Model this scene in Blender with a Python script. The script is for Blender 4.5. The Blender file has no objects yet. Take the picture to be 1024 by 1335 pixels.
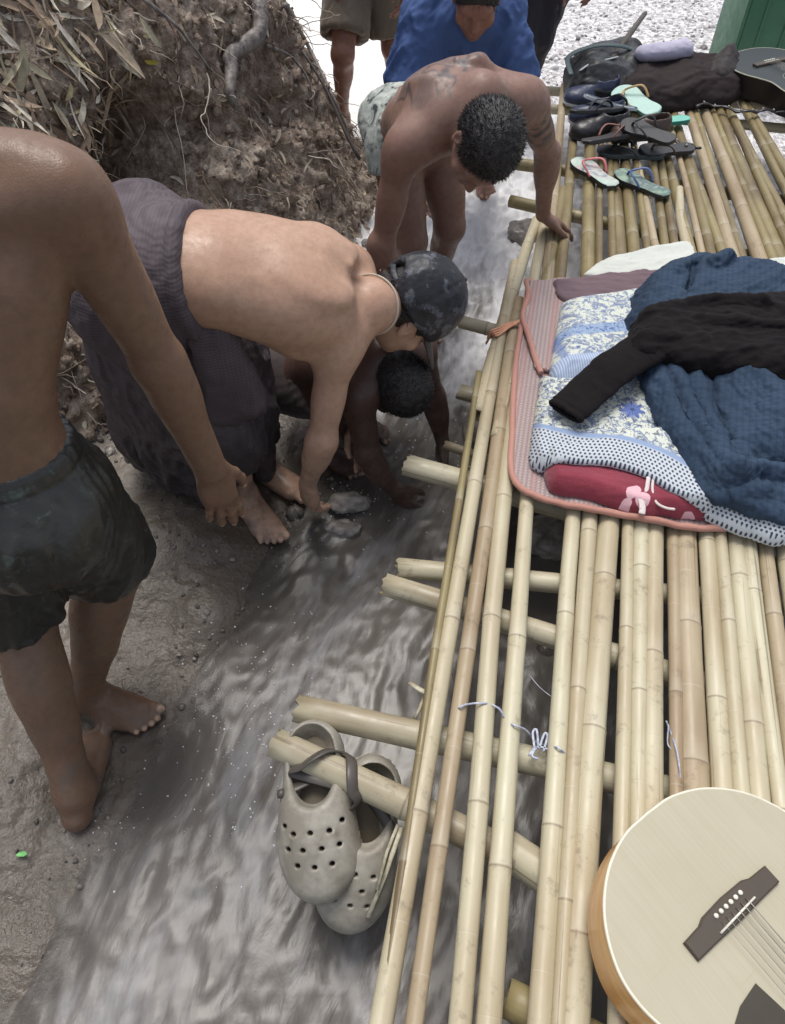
import bpy, bmesh, math, random
import numpy as np
from mathutils import Vector, Matrix

# ------------------------------------------------------------------ camera, sky, sun, exposure
scene = bpy.context.scene
COL = scene.collection
CAM_H = 1.8
PITCH = math.radians(50.0)           # below the horizon
cam_d = bpy.data.cameras.new("camera")
cam = bpy.data.objects.new("camera", cam_d)
COL.objects.link(cam)
cam.location = (0, 0, CAM_H)
cam.rotation_euler = (math.radians(90) - PITCH, 0, 0)
cam_d.sensor_fit = 'VERTICAL'
cam_d.sensor_height = 36.0
cam_d.lens = 26.0
cam_d.clip_start = 0.02
cam_d.clip_end = 500.0
scene.camera = cam

SUN_EL, SUN_AZ = 70.0, -14.0         # degrees; azimuth from +y towards +x (behind the people, a little left)
w = bpy.data.worlds.new("World")
scene.world = w
w.use_nodes = True
wn = w.node_tree
wn.nodes.clear()
sky = wn.nodes.new('ShaderNodeTexSky')
sky.sky_type = 'NISHITA'
sky.sun_disc = False
sky.sun_elevation = math.radians(SUN_EL)
sky.sun_rotation = math.radians(SUN_AZ)
sky.air_density = 1.0
sky.dust_density = 3.0
hs = wn.nodes.new('ShaderNodeHueSaturation')
hs.inputs['Saturation'].default_value = 0.5     # a white, overcast sky
bg = wn.nodes.new('ShaderNodeBackground')
bg.inputs['Strength'].default_value = 0.15
wo = wn.nodes.new('ShaderNodeOutputWorld')
wn.links.new(sky.outputs[0], hs.inputs['Color'])
wn.links.new(hs.outputs[0], bg.inputs['Color'])
wn.links.new(bg.outputs[0], wo.inputs['Surface'])

sl = bpy.data.lights.new("sun", 'SUN')
sl.energy = 1.75
sl.angle = math.radians(28)
sl.color = (1.0, 0.97, 0.92)
sun = bpy.data.objects.new("sun", sl)
COL.objects.link(sun)
e, a = math.radians(SUN_EL), math.radians(SUN_AZ)
sdir = Vector((math.sin(a) * math.cos(e), math.cos(a) * math.cos(e), math.sin(e)))
sun.rotation_euler = sdir.to_track_quat('Z', 'Y').to_euler()

scene.view_settings.view_transform = 'Standard'
scene.view_settings.look = 'None'
scene.view_settings.exposure = 0.27
scene.view_settings.gamma = 1.0
scene.render.engine = 'CYCLES'
scene.cycles.use_denoising = True
scene.cycles.max_bounces = 6
scene.cycles.transparent_max_bounces = 6

# ------------------------------------------------------------------ helpers
C50, S50, FPX = math.cos(PITCH), math.sin(PITCH), 26.0 / 36.0 * 1335.0
def ray(px, py):
    yd = (py - 667.5) / FPX
    return np.array([(px - 512.0) / FPX, C50 - yd * S50, -S50 - yd * C50])
def U(px, py, z=0.0):                # where the photo's pixel meets the height z
    d = ray(px, py)
    return np.array([0, 0, CAM_H]) + d * ((z - CAM_H) / d[2])
def UY(px, py, y):                   # ... or the distance y
    d = ray(px, py)
    return np.array([0, 0, CAM_H]) + d * (y / d[1])
V = lambda *p: np.array(p if len(p) > 1 else p[0], dtype=float)
def unit(v):
    v = np.asarray(v, float)
    return v / (np.linalg.norm(v) + 1e-12)
def lerp(a, b, t): return a + (b - a) * t
def sstep(a, b, x):
    t = np.clip((x - a) / (b - a), 0, 1)
    return t * t * (3 - 2 * t)

rng = np.random.default_rng(7)
_perm = np.random.default_rng(11).permutation(256)
_perm = np.concatenate([_perm, _perm, _perm])
_g3 = np.random.default_rng(12).normal(size=(256, 3))
_g3 /= np.linalg.norm(_g3, axis=1)[:, None]
def noise3(p):
    p = np.asarray(p, float)
    i = np.floor(p).astype(int)
    f = p - i
    i &= 255
    u = f * f * f * (f * (f * 6 - 15) + 10)
    out = 0
    for dx in (0, 1):
        for dy in (0, 1):
            for dz in (0, 1):
                h = _perm[_perm[_perm[i[..., 0] + dx] + i[..., 1] + dy] + i[..., 2] + dz]
                g = _g3[h]
                d = g[..., 0] * (f[..., 0] - dx) + g[..., 1] * (f[..., 1] - dy) + g[..., 2] * (f[..., 2] - dz)
                wx = u[..., 0] if dx else 1 - u[..., 0]
                wy = u[..., 1] if dy else 1 - u[..., 1]
                wz = u[..., 2] if dz else 1 - u[..., 2]
                out = out + d * wx * wy * wz
    return out * 1.5
def fbm(p, oct=4, gain=0.5, ridged=False):
    p = np.asarray(p, float)
    s, a, t = 0, 1.0, 0
    for o in range(oct):
        n = noise3(p * (2.03 ** o) + o * 17.3)
        if ridged: n = 1 - 2 * np.abs(n)
        s = s + a * n
        t += a
        a *= gain
    return s / t

def mesh_np(name, v, faces, mat=None, parent=None, smooth=True, attrs=None):
    """one mesh object out of numpy arrays; faces is an (n,4)/(n,3) array or a list of them"""
    me = bpy.data.meshes.new(name)
    v = np.asarray(v, np.float32)
    if isinstance(faces, np.ndarray): faces = [faces]
    faces = [np.asarray(f) for f in faces if len(f)]
    li = np.concatenate([f.ravel() for f in faces]).astype(np.int32)
    tot = np.concatenate([np.full(len(f), f.shape[1], np.int32) for f in faces])
    st = np.concatenate([[0], np.cumsum(tot)[:-1]]).astype(np.int32)
    me.vertices.add(len(v)); me.vertices.foreach_set('co', v.ravel())
    me.loops.add(len(li)); me.loops.foreach_set('vertex_index', li)
    me.polygons.add(len(tot)); me.polygons.foreach_set('loop_start', st); me.polygons.foreach_set('loop_total', tot)
    if smooth: me.polygons.foreach_set('use_smooth', np.ones(len(tot), bool))
    for k, arr in (attrs or {}).items():
        arr = np.asarray(arr, np.float32)
        if arr.ndim == 1:
            at = me.attributes.new(k, 'FLOAT', 'POINT'); at.data.foreach_set('value', arr)
        else:
            at = me.attributes.new(k, 'FLOAT_VECTOR', 'POINT'); at.data.foreach_set('vector', arr.ravel())
    me.update(calc_edges=True)
    me.validate()
    o = bpy.data.objects.new(name, me)
    COL.objects.link(o)
    if mat: me.materials.append(mat)
    if parent: o.parent = parent
    return o
def tag(o, label=None, cat=None, group=None, kind=None):
    if label: o['label'] = label
    if cat: o['category'] = cat
    if group: o['group'] = group
    if kind: o['kind'] = kind
    return o
def empty(name, loc=(0, 0, 0), rot=None):
    o = bpy.data.objects.new(name, None)
    COL.objects.link(o)
    o.location = loc
    o.empty_display_size = 0.05
    return o
class MB:
    """collects pieces into one mesh"""
    def __init__(s): s.v, s.f, s.n = [], {3: [], 4: []}, 0
    def add(s, v, f):
        f = np.asarray(f)
        s.v.append(np.asarray(v, float)); s.f[f.shape[1]].append(f + s.n); s.n += len(v)
        return s
    def arrays(s): return np.concatenate(s.v), [np.concatenate(x) for x in s.f.values() if x]
    def build(s, name, mat, parent=None, smooth=True):
        v, f = s.arrays()
        return mesh_np(name, v, f, mat, parent, smooth)
def catmull(pts, n=8):
    pts = np.asarray(pts, float)
    P = np.vstack([2 * pts[0] - pts[1], pts, 2 * pts[-1] - pts[-2]])
    out = []
    for i in range(1, len(P) - 2):
        for t in np.linspace(0, 1, n, endpoint=False):
            a, b, c, d = P[i - 1], P[i], P[i + 1], P[i + 2]
            out.append(.5 * (2 * b + (c - a) * t + (2 * a - 5 * b + 4 * c - d) * t * t + (3 * b - a - 3 * c + d) * t ** 3))
    out.append(pts[-1])
    return np.array(out)
def tube_arrays(pts, rad, seg=8, flat=1.0, up=(0, 0, 1), cap=True):
    pts = np.asarray(pts, float)
    n = len(pts)
    rad = np.broadcast_to(np.asarray(rad, float), (n,))
    tan = np.gradient(pts, axis=0)
    tan /= np.linalg.norm(tan, axis=1)[:, None] + 1e-12
    ref = np.asarray(up, float)
    v = []
    prev = None
    for i in range(n):
        t = tan[i]
        if prev is None:
            r = ref if abs(np.dot(ref, t)) < .95 else np.array([1., 0, 0])
            s = unit(np.cross(t, r))
        else:
            s = unit(prev - t * np.dot(prev, t))
        prev = s
        b = np.cross(s, t)
        ang = np.linspace(0, 2 * np.pi, seg, endpoint=False)
        v.append(pts[i] + rad[i] * (np.cos(ang)[:, None] * s + flat * np.sin(ang)[:, None] * b))
    v = np.concatenate(v)
    f = []
    a = np.arange(seg); b = (a + 1) % seg
    for i in range(n - 1):
        f.append(np.stack([i * seg + a, i * seg + b, (i + 1) * seg + b, (i + 1) * seg + a], 1))
    f = np.concatenate(f)
    if cap:
        v = np.vstack([v, pts[0], pts[-1]])
        c0, c1 = len(v) - 2, len(v) - 1
        f = np.vstack([f, np.stack([b, a, np.full(seg, c0), np.full(seg, c0)], 1), np.stack([(n - 1) * seg + a, (n - 1) * seg + b, np.full(seg, c1), np.full(seg, c1)], 1)])
        q = f[:-2 * seg]; t = f[-2 * seg:, :3]
        return v, q, t
    return v, f, np.zeros((0, 3), int)
def tube(mb, pts, rad, seg=8, flat=1.0, up=(0, 0, 1), cap=True):
    v, q, t = tube_arrays(pts, rad, seg, flat, up, cap)
    n = mb.n
    mb.v.append(v); mb.n += len(v)
    mb.f[4].append(q + n)
    if len(t): mb.f[3].append(t + n)
    return mb
def box(mb, c, ax, h):
    """box at c with axes ax (3 rows) and half sizes h"""
    c = np.asarray(c, float); ax = np.asarray(ax, float)
    v = np.array([c + sx * h[0] * ax[0] + sy * h[1] * ax[1] + sz * h[2] * ax[2] for sx in (-1, 1) for sy in (-1, 1) for sz in (-1, 1)])
    f = np.array([[0, 1, 3, 2], [4, 6, 7, 5], [0, 4, 5, 1], [2, 3, 7, 6], [0, 2, 6, 4], [1, 5, 7, 3]])
    return mb.add(v, f)
def bevel(o, wid=.004, seg=2):
    m = o.modifiers.new('bevel', 'BEVEL'); m.width = wid; m.segments = seg; m.limit_method = 'ANGLE'
    return o

# ------------------------------------------------------------------ signed distance modelling
class SDF:
    def __init__(s): s.p = []
    def cone(s, a, b, ra, rb, k=.02, sub=False):
        s.p.append(('c', V(a), V(b), ra, rb, k, sub)); return s
    def flat(s, a, b, ra, rb, side, fl, k=.03, sub=False):
        s.p.append(('f', V(a), V(b), ra, rb, unit(side), fl, k, sub)); return s
    def ell(s, c, r, ax=None, k=.02, sub=False):
        ax = np.eye(3) if ax is None else np.array([unit(x) for x in ax])
        r = np.array([r] * 3 if np.isscalar(r) else r, float)
        s.p.append(('e', V(c), r, ax, k, sub)); return s
    def cut(s, c, n, k=.004):         # keeps what lies against the normal
        s.p.append(('p', V(c), unit(n), k, True)); return s
    def func(s, fn, k=.01, sub=False, mode=None):
        s.p.append(('x', fn, k, sub, mode)); return s
    def bounds(s):
        lo, hi = [], []
        for q in s.p:
            if q[-1] is True or q[0] in 'px': continue
            if q[0] in 'cf':
                r = max(q[3], q[4])
                lo.append(np.minimum(q[1], q[2]) - r); hi.append(np.maximum(q[1], q[2]) + r)
            else:
                r = q[2].max(); lo.append(q[1] - r); hi.append(q[1] + r)
        return np.min(lo, 0), np.max(hi, 0)
    def grid(s, res, bb=None):
        lo, hi = bb if bb is not None else s.bounds()
        lo = np.asarray(lo, float) - 5 * res; hi = np.asarray(hi, float) + 5 * res
        n = np.ceil((hi - lo) / res).astype(int) + 1
        f = np.full(n, .2, np.float32)
        ax = [(lo[d] + res * np.arange(n[d])).astype(np.float32) for d in range(3)]
        for q in s.p:
            t = q[0]
            if t in 'cf':
                r = max(q[3], q[4]); k = q[-2]; a_, b_ = np.minimum(q[1], q[2]) - r, np.maximum(q[1], q[2]) + r
            elif t == 'e':
                r = q[2].max(); k = q[-2]; a_, b_ = q[1] - r, q[1] + r
            else:
                k = 0; a_, b_ = lo, hi
            i0 = np.clip(np.floor((a_ - k - 4 * res - lo) / res).astype(int), 0, n - 1)
            i1 = np.clip(np.ceil((b_ + k + 4 * res - lo) / res).astype(int) + 1, 0, n)
            if np.any(i1 <= i0): continue
            X = ax[0][i0[0]:i1[0], None, None]; Y = ax[1][None, i0[1]:i1[1], None]; Z = ax[2][None, None, i0[2]:i1[2]]
            sl_ = tuple(slice(i0[d], i1[d]) for d in range(3))
            g = f[sl_]
            if t in 'cf':
                A, B = q[1], q[2]
                ba = B - A; L2 = float(ba @ ba) + 1e-12
                px, py, pz = X - A[0], Y - A[1], Z - A[2]
                h = np.clip((px * ba[0] + py * ba[1] + pz * ba[2]) / L2, 0, 1)
                dx, dy, dz = px - ba[0] * h, py - ba[1] * h, pz - ba[2] * h
                rr = q[3] + (q[4] - q[3]) * h
                if t == 'c':
                    d = np.sqrt(dx * dx + dy * dy + dz * dz) - rr
                else:
                    sd_, fl = q[5], q[6]
                    fr = unit(np.cross(ba, sd_))
                    dn = dx * fr[0] + dy * fr[1] + dz * fr[2]
                    e2 = dx * dx + dy * dy + dz * dz - dn * dn
                    m = np.sqrt(np.maximum(e2, 0) + (dn / fl) ** 2)
                    grad = np.sqrt(np.maximum(e2, 0) + (dn / fl ** 2) ** 2) / (m + 1e-6)
                    d = (m - rr) / np.maximum(grad, 1.0)
            elif t == 'e':
                px, py, pz = X - q[1][0], Y - q[1][1], Z - q[1][2]
                k1, k2 = 0, 0
                for i in range(3):
                    w_ = px * q[3][i][0] + py * q[3][i][1] + pz * q[3][i][2]
                    k1 = k1 + (w_ / q[2][i]) ** 2; k2 = k2 + (w_ / q[2][i] ** 2) ** 2
                k1 = np.sqrt(k1); d = k1 * (k1 - 1) / (np.sqrt(k2) + 1e-6)
            elif t == 'p':
                d = (X - q[1][0]) * q[2][0] + (Y - q[1][1]) * q[2][1] + (Z - q[1][2]) * q[2][2]
                d = -d
            else:
                d = q[1](X, Y, Z)
            k = max(q[-2] if t != 'x' else q[2], 1e-4)
            sub = q[-1] if t != 'x' else q[3]
            if sub:
                d = -d
                hh = np.clip(.5 - .5 * (g - d) / k, 0, 1)
                f[sl_] = g * (1 - hh) + d * hh + k * hh * (1 - hh)
            else:
                hh = np.clip(.5 + .5 * (g - d) / k, 0, 1)
                f[sl_] = g * (1 - hh) + d * hh - k * hh * (1 - hh)
        return f, lo
    def mesh(s, res, bb=None, smooth=1):
        f, lo = s.grid(res, bb)
        f[0] = f[-1] = 1; f[:, 0] = f[:, -1] = 1; f[:, :, 0] = f[:, :, -1] = 1
        v, q = surfnets(f, lo, res)
        for _ in range(smooth): v = laplace(v, q, .5)
        return v, q
def surfnets(f, lo, res):
    ins = f < 0
    c = np.zeros(np.array(f.shape) - 1, np.int8)
    for i in (0, 1):
        for j in (0, 1):
            for k in (0, 1):
                c += ins[i:f.shape[0] - 1 + i, j:f.shape[1] - 1 + j, k:f.shape[2] - 1 + k]
    act = (c > 0) & (c < 8)
    I = np.argwhere(act)
    idx = np.full(act.shape, -1, np.int64)
    idx[act] = np.arange(len(I))
    acc = np.zeros((len(I), 3)); cnt = np.zeros(len(I))
    cor = {(i, j, k): f[I[:, 0] + i, I[:, 1] + j, I[:, 2] + k] for i in (0, 1) for j in (0, 1) for k in (0, 1)}
    for d in range(3):
        for u_ in (0, 1):
            for v_ in (0, 1):
                p0 = [u_, v_]; p0.insert(d, 0); p1 = list(p0); p1[d] = 1
                a, b = cor[tuple(p0)], cor[tuple(p1)]
                m = (a < 0) != (b < 0)
                t = np.where(m, a / np.where(m, a - b, 1), 0)
                pt = np.tile(np.array(p0, float), (len(I), 1)); pt[:, d] = t
                acc[m] += pt[m]; cnt[m] += 1
    v = lo + res * (I + acc / cnt[:, None])
    quads = []
    for d in range(3):
        o = [slice(1, -1)] * 3
        n = f.shape
        A = ins[tuple(slice(0, n[x] - 1) if x == d else slice(1, n[x] - 1) for x in range(3))]
        B = ins[tuple(slice(1, n[x]) if x == d else slice(1, n[x] - 1) for x in range(3))]
        for flag, flip in ((A & ~B, False), (~A & B, True)):
            e = np.argwhere(flag)
            if not len(e): continue
            p = e.copy()
            for x in range(3):
                if x != d: p[:, x] += 1
            u_, v_ = [x for x in range(3) if x != d]
            def cell(du, dv):
                q = p.copy(); q[:, u_] -= du; q[:, v_] -= dv
                return idx[q[:, 0], q[:, 1], q[:, 2]]
            qd = np.stack([cell(1, 1), cell(0, 1), cell(0, 0), cell(1, 0)], 1)
            if (d == 1) != flip: qd = qd[:, ::-1]
            quads.append(qd)
    q = np.concatenate(quads)
    return v, q[(q >= 0).all(1)]
def laplace(v, q, t):
    s = np.zeros_like(v); c = np.zeros(len(v))
    for i in range(4):
        a, b = q[:, i], q[:, (i + 1) % 4]
        for d in range(3):
            s[:, d] += np.bincount(a, v[b, d], len(v)) + np.bincount(b, v[a, d], len(v))
        c += np.bincount(a, minlength=len(v)) + np.bincount(b, minlength=len(v))
    return v + t * (s / np.maximum(c, 1)[:, None] - v)
def normals(v, q):
    n = np.cross(v[q[:, 2]] - v[q[:, 0]], v[q[:, 3]] - v[q[:, 1]])
    o = np.zeros_like(v)
    for i in range(4):
        for d in range(3): o[:, d] += np.bincount(q[:, i], n[:, d], len(v))
    return o / (np.linalg.norm(o, axis=1)[:, None] + 1e-12)

# ------------------------------------------------------------------ materials
def lin(r, g=None, b=None):
    if g is None: g = b = r
    f = lambda c: (c / 255 / 12.92) if c / 255 <= .04045 else ((c / 255 + .055) / 1.055) ** 2.4
    return (f(r), f(g), f(b), 1)
class Mat:
    def __init__(s, name, rough=.6, spec=.5, color=(.5, .5, .5, 1)):
        s.m = bpy.data.materials.new(name); s.m.use_nodes = True
        s.t = s.m.node_tree; s.b = s.t.nodes['Principled BSDF']
        s.b.inputs['Roughness'].default_value = rough
        s.b.inputs['Specular IOR Level'].default_value = spec
        s.b.inputs['Base Color'].default_value = color
        s._c = {}
    def n(s, ty, **kw):
        x = s.t.nodes.new(ty)
        for k, val in kw.items(): setattr(x, k, val)
        return x
    def put(s, sock, val):
        if hasattr(val, 'is_linked') or isinstance(val, bpy.types.NodeSocket): s.t.links.new(val, sock)
        else: sock.default_value = val
    def coord(s, kind='Object', rot=(0, 0, 0), scale=(1, 1, 1), loc=(0, 0, 0)):
        tc = s.n('ShaderNodeTexCoord'); mp = s.n('ShaderNodeMapping')
        mp.inputs['Rotation'].default_value = rot; mp.inputs['Scale'].default_value = scale; mp.inputs['Location'].default_value = loc
        s.t.links.new(tc.outputs[kind], mp.inputs[0]); return mp.outputs[0]
    def attr(s, name, vec=False):
        a_ = s.n('ShaderNodeAttribute'); a_.attribute_name = name
        return a_.outputs['Vector'] if vec else a_.outputs['Fac']
    def mapv(s, vec, rot=(0, 0, 0), scale=(1, 1, 1), loc=(0, 0, 0)):
        mp = s.n('ShaderNodeMapping'); s.t.links.new(vec, mp.inputs[0])
        mp.inputs['Rotation'].default_value = rot; mp.inputs['Scale'].default_value = scale; mp.inputs['Location'].default_value = loc
        return mp.outputs[0]
    def noise(s, vec, scale=5, detail=4, rough=.55, dist=0):
        x = s.n('ShaderNodeTexNoise'); s.put(x.inputs['Vector'], vec)
        x.inputs['Scale'].default_value = scale; x.inputs['Detail'].default_value = detail
        x.inputs['Roughness'].default_value = rough; x.inputs['Distortion'].default_value = dist
        return x.outputs['Fac']
    def vor(s, vec, scale=5, feature='F1', out='Distance', rnd=1.0):
        x = s.n('ShaderNodeTexVoronoi', feature=feature); s.put(x.inputs['Vector'], vec)
        x.inputs['Scale'].default_value = scale; x.inputs['Randomness'].default_value = rnd
        return x.outputs[out]
    def math(s, op, a, b=0.0, clamp=False):
        x = s.n('ShaderNodeMath', operation=op, use_clamp=clamp); s.put(x.inputs[0], a); s.put(x.inputs[1], b); return x.outputs[0]
    def ramp(s, fac, stops, interp='LINEAR'):
        x = s.n('ShaderNodeValToRGB'); s.put(x.inputs[0], fac); cr = x.color_ramp; cr.interpolation = interp
        while len(cr.elements) < len(stops): cr.elements.new(.5)
        for el, (p, c) in zip(cr.elements, stops):
            el.position = p; el.color = c if not np.isscalar(c) else (c, c, c, 1)
        return x.outputs[0]
    def mix(s, fac, a, b, mode='MIX'):
        x = s.n('ShaderNodeMix', data_type='RGBA', blend_type=mode); s.put(x.inputs[0], fac); s.put(x.inputs[6], a); s.put(x.inputs[7], b); return x.outputs[2]
    def sep(s, vec):
        x = s.n('ShaderNodeSeparateXYZ'); s.t.links.new(vec, x.inputs[0]); return x.outputs
    def bump(s, h, strength=.3, dist=.01, prev=None):
        x = s.n('ShaderNodeBump'); s.put(x.inputs['Height'], h); x.inputs['Strength'].default_value = strength; x.inputs['Distance'].default_value = dist
        if prev is not None: s.t.links.new(prev, x.inputs['Normal'])
        return x.outputs[0]
    def rnd(s): return s.n('ShaderNodeObjectInfo').outputs['Random']
    def set(s, color=None, rough=None, normal=None, **kw):
        if color is not None: s.put(s.b.inputs['Base Color'], color)
        if rough is not None: s.put(s.b.inputs['Roughness'], rough)
        if normal is not None: s.put(s.b.inputs['Normal'], normal)
        for k, val in kw.items(): s.put(s.b.inputs[k.replace('_', ' ')], val)
        return s
# ------------------------------------------------------------------ setting: ground, stream, bank
T = 0.40                                        # height of the platform's top
def shore(y):                                   # the left edge of the running water
    return np.interp(y, [-1, .1, .3, .5, .78, .97, 1.2, 1.4, 1.55, 1.75, 2.1, 2.6, 3.0, 3.6, 4.4],
                     [-.98, -.82, -.73, -.66, -.55, -.51, -.44, -.37, -.25, -.16, -.13, -.09, -.04, .12, .5])
def flowc(y):
    return np.interp(y, [-1, .2, 1.0, 1.75, 2.6, 3.5, 4.5], [-.55, -.33, -.14, .2, .41, .55, .75])
def ground_z(x, y, fine=True):
    d = shore(y) - x                            # > 0 on the left bank
    P = np.stack([x, y, 0 * x], -1)
    z = np.where(d > 0, .16 * np.clip(d, 0, .35) + .06 * np.clip(d - .35, 0, 4), np.maximum(.35 * d, -.07))
    z = z - .014 * sstep(.35, .0, d)
    z = z + .075 * np.exp(-(((x + .62) / .20) ** 2 + ((y - 1.34) / .20) ** 2))          # the pale hump of wet mud
    z = z + .05 * np.exp(-(((x + .50) / .10) ** 2 + ((y - 1.10) / .10) ** 2))
    z = z - .025 * np.exp(-(((x + .62) / .2) ** 2 + ((y - .62) / .22) ** 2))
    z = z + .055 * np.exp(-(((x + .14) / .07) ** 2 + ((y - 1.58) / .07) ** 2))
    far = sstep(3.3, 4.1, y + .25 * x) * (1 - .98 * sstep(.30, .12, np.abs(x - flowc(y) - .03)) * sstep(4.6, 4.2, y))
    z = z * (1 - far) + far * (.05 + .02 * (y - 3.3))
    right = sstep(.55, 1.0, x - .25 * y) * sstep(2.6, 3.4, y)
    z = np.maximum(z, right * .05)
    z = z - .028 * sstep(-.04, .10, -d) * (1 - far)
    if fine:
        z = z + .022 * fbm(P * 4.2, 4) * (1 - .5 * far) * (.35 + .65 * sstep(-.05, .1, d)) + .011 * fbm(P * 17, 3, ridged=True) * sstep(-.1, .15, d)
        z = z + .006 * fbm(P * 55, 3)
    return z

m = Mat("wet_mud", .42, .5); wet = m.attr("wet")
P = m.coord()
n1 = m.noise(P, 3.2, 6, .6); n2 = m.noise(P, 38, 5, .65); n3 = m.noise(P, 140, 3, .6); vv = m.vor(P, 55)
c1 = m.ramp(n1, [(.3, lin(82, 75, 67)), (.52, lin(122, 114, 104)), (.74, lin(164, 157, 147))])
c2 = m.mix(m.ramp(n2, [(.35, 0.), (.7, 1.)]), c1, m.mix(.5, c1, lin(84, 76, 66)))
sep = m.sep(P)
fm = m.math('ADD', sep[1], m.math('MULTIPLY', sep[0], .30))
fm = m.math('ADD', fm, m.math('MULTIPLY', m.noise(P, 2.0, 4), .9))
farm = m.ramp(m.math('DIVIDE', m.math('SUBTRACT', fm, 3.35), 1.2), [(0, 0.), (1, 1.)])
grav = m.ramp(m.vor(P, 45, out='Color'), [(.1, lin(170, 166, 166)), (.5, lin(214, 212, 212)), (.9, lin(240, 238, 238))])
grav = m.mix(m.ramp(m.noise(P, 30, 4, .7), [(.38, .75), (.55, 0.)]), grav, lin(128, 122, 122))
sand = m.mix(m.ramp(m.noise(P, 9, 5), [(.3, 0.), (.7, .4)]), lin(240, 238, 234), lin(214, 209, 202))
gx = m.ramp(m.math('DIVIDE', m.math('SUBTRACT', sep[0], .35), .6), [(0, 0.), (1, 1.)])
c2 = m.mix(m.math('MULTIPLY', wet, .6), c2, lin(80, 68, 56))
m.set(m.mix(farm, c2, m.mix(gx, sand, grav)),
      m.mix(farm, m.mix(wet, m.ramp(n2, [(.3, .22), (.65, .55)]), m.ramp(n2, [(.3, .08), (.65, .26)])), (.85, .85, .85, 1)),
      m.bump(n3, .35, .004, m.bump(n2, .55, .012, m.bump(vv, .25, .006))), Specular_IOR_Level=.45)
MUD = m.m

def grid_mesh(xs, ys, zf):
    X, Y = np.meshgrid(xs, ys, indexing='ij')
    Z = zf(X, Y)
    v = np.stack([X, Y, Z], -1).reshape(-1, 3)
    ny = len(ys)
    i = np.arange(len(xs) - 1)[:, None] * ny + np.arange(ny - 1)[None]
    f = np.stack([i, i + ny, i + ny + 1, i + 1], -1).reshape(-1, 4)
    return v, f
def spaced(lo, a, b, hi, st, grow=1.25):
    mid = list(np.arange(a, b, st)); L, R = [], []
    s, x = st, a
    while x > lo: s *= grow; x -= s; L.append(x)
    s, x = st, mid[-1]
    while x < hi: s *= grow; x += s; R.append(x)
    return np.array(L[::-1] + mid + R)
v, f = grid_mesh(spaced(-60, -1.5, 2.6, 60, .012), spaced(-20, -.1, 4.6, 140, .012), ground_z)
wv_ = sstep(.75, .08, shore(v[:, 1]) - v[:, 0] + .10 * noise3(v * 5)) 
tag(mesh_np("ground", v, f, MUD, attrs={"wet": wv_}), kind='structure')

# running water, milky where it breaks
m = Mat("stream_water", .2, .4)
fl = m.attr('flow', True)
foam = m.attr('foam')
s1 = m.noise(m.mapv(fl, scale=(10, 3.0, 1)), 1.0, 5, .62, .9)
s2 = m.noise(m.mapv(fl, scale=(30, 9, 1)), 1.0, 4, .62, .8)
s3 = m.noise(m.mapv(fl, scale=(80, 24, 1)), 1.0, 3, .6, .5)
iso = m.noise(m.mapv(fl, scale=(5.5, 3.2, 1)), 1.0, 4, .6, .6)
st = m.math('ADD', m.math('MULTIPLY', s1, .56), m.math('ADD', m.math('MULTIPLY', s2, .32), m.math('MULTIPLY', s3, .12)))
fac = m.math('ADD', m.math('MULTIPLY', m.math('SUBTRACT', st, .5), 2.6), m.math('SUBTRACT', m.math('MULTIPLY', foam, m.math('ADD', .15, m.math('MULTIPLY', iso, 1.45))), .17))
fac = m.ramp(fac, [(.0, .03), (.4, .33), (1.0, .88)])
mudc = m.ramp(m.noise(m.mapv(fl, scale=(4, 1.2, 1)), 1.0, 3), [(.3, lin(76, 70, 62)), (.7, lin(104, 98, 91))])
m.set(m.mix(fac, mudc, m.mix(m.ramp(m.math('MULTIPLY', m.sep(fl)[1], .25), [(.40, 0.), (.58, 1.)]), lin(178, 178, 181), lin(236, 236, 238))), m.mix(fac, (.28, .28, .28, 1), (.55, .55, .55, 1)),
      m.bump(s3, .05, .002, m.bump(s2, .10, .005, m.bump(s1, .16, .015))))
m.set(Alpha=m.ramp(m.attr('edge'), [(0, .0), (.5, .55), (1, 1.)]))
WATER = m.m
def water_z(x, y):
    P = np.stack([(x - flowc(y)) * 7, y * 2.0, 0 * x], -1)
    P2 = np.stack([(x - flowc(y)) * 17, y * 9.0, 0 * x + 3], -1)
    rough = .3 + .75 * sstep(1.5, 2.4, y)
    z = -.003 + .03 * sstep(3.2, 4.2, y) + .009 * fbm(P, 3) + rough * .022 * fbm(P2, 3, ridged=True) + .02 * sstep(1.3, 3.6, y)
    z = z + .050 * rough * (fbm(np.stack([x * 9, y * 7, 0 * x + 9], -1), 3, ridged=True) - .2) * sstep(1.9, 2.5, y)
    z = z + .022 * np.exp(-(((x + .33 - .2 * (y - .69)) / .055) ** 2 + ((y - .68) / .13) ** 2))
    return z
v, f = grid_mesh(np.arange(-.95, 2.0, .011), np.arange(-.5, 4.3, .011), water_z)
X, Y = v[:, 0], v[:, 1]
keep = (X > shore(Y) - .22)
def gs(cx, cy, rx, ry, rot=0):
    c, s_ = math.cos(rot), math.sin(rot)
    a_ = (X - cx) * c + (Y - cy) * s_; b_ = -(X - cx) * s_ + (Y - cy) * c
    return np.exp(-((a_ / rx) ** 2 + (b_ / ry) ** 2))
fo = .10 + .80 * sstep(1.75, 2.4, Y) + .60 * sstep(2.4, 3.4, Y)
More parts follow.
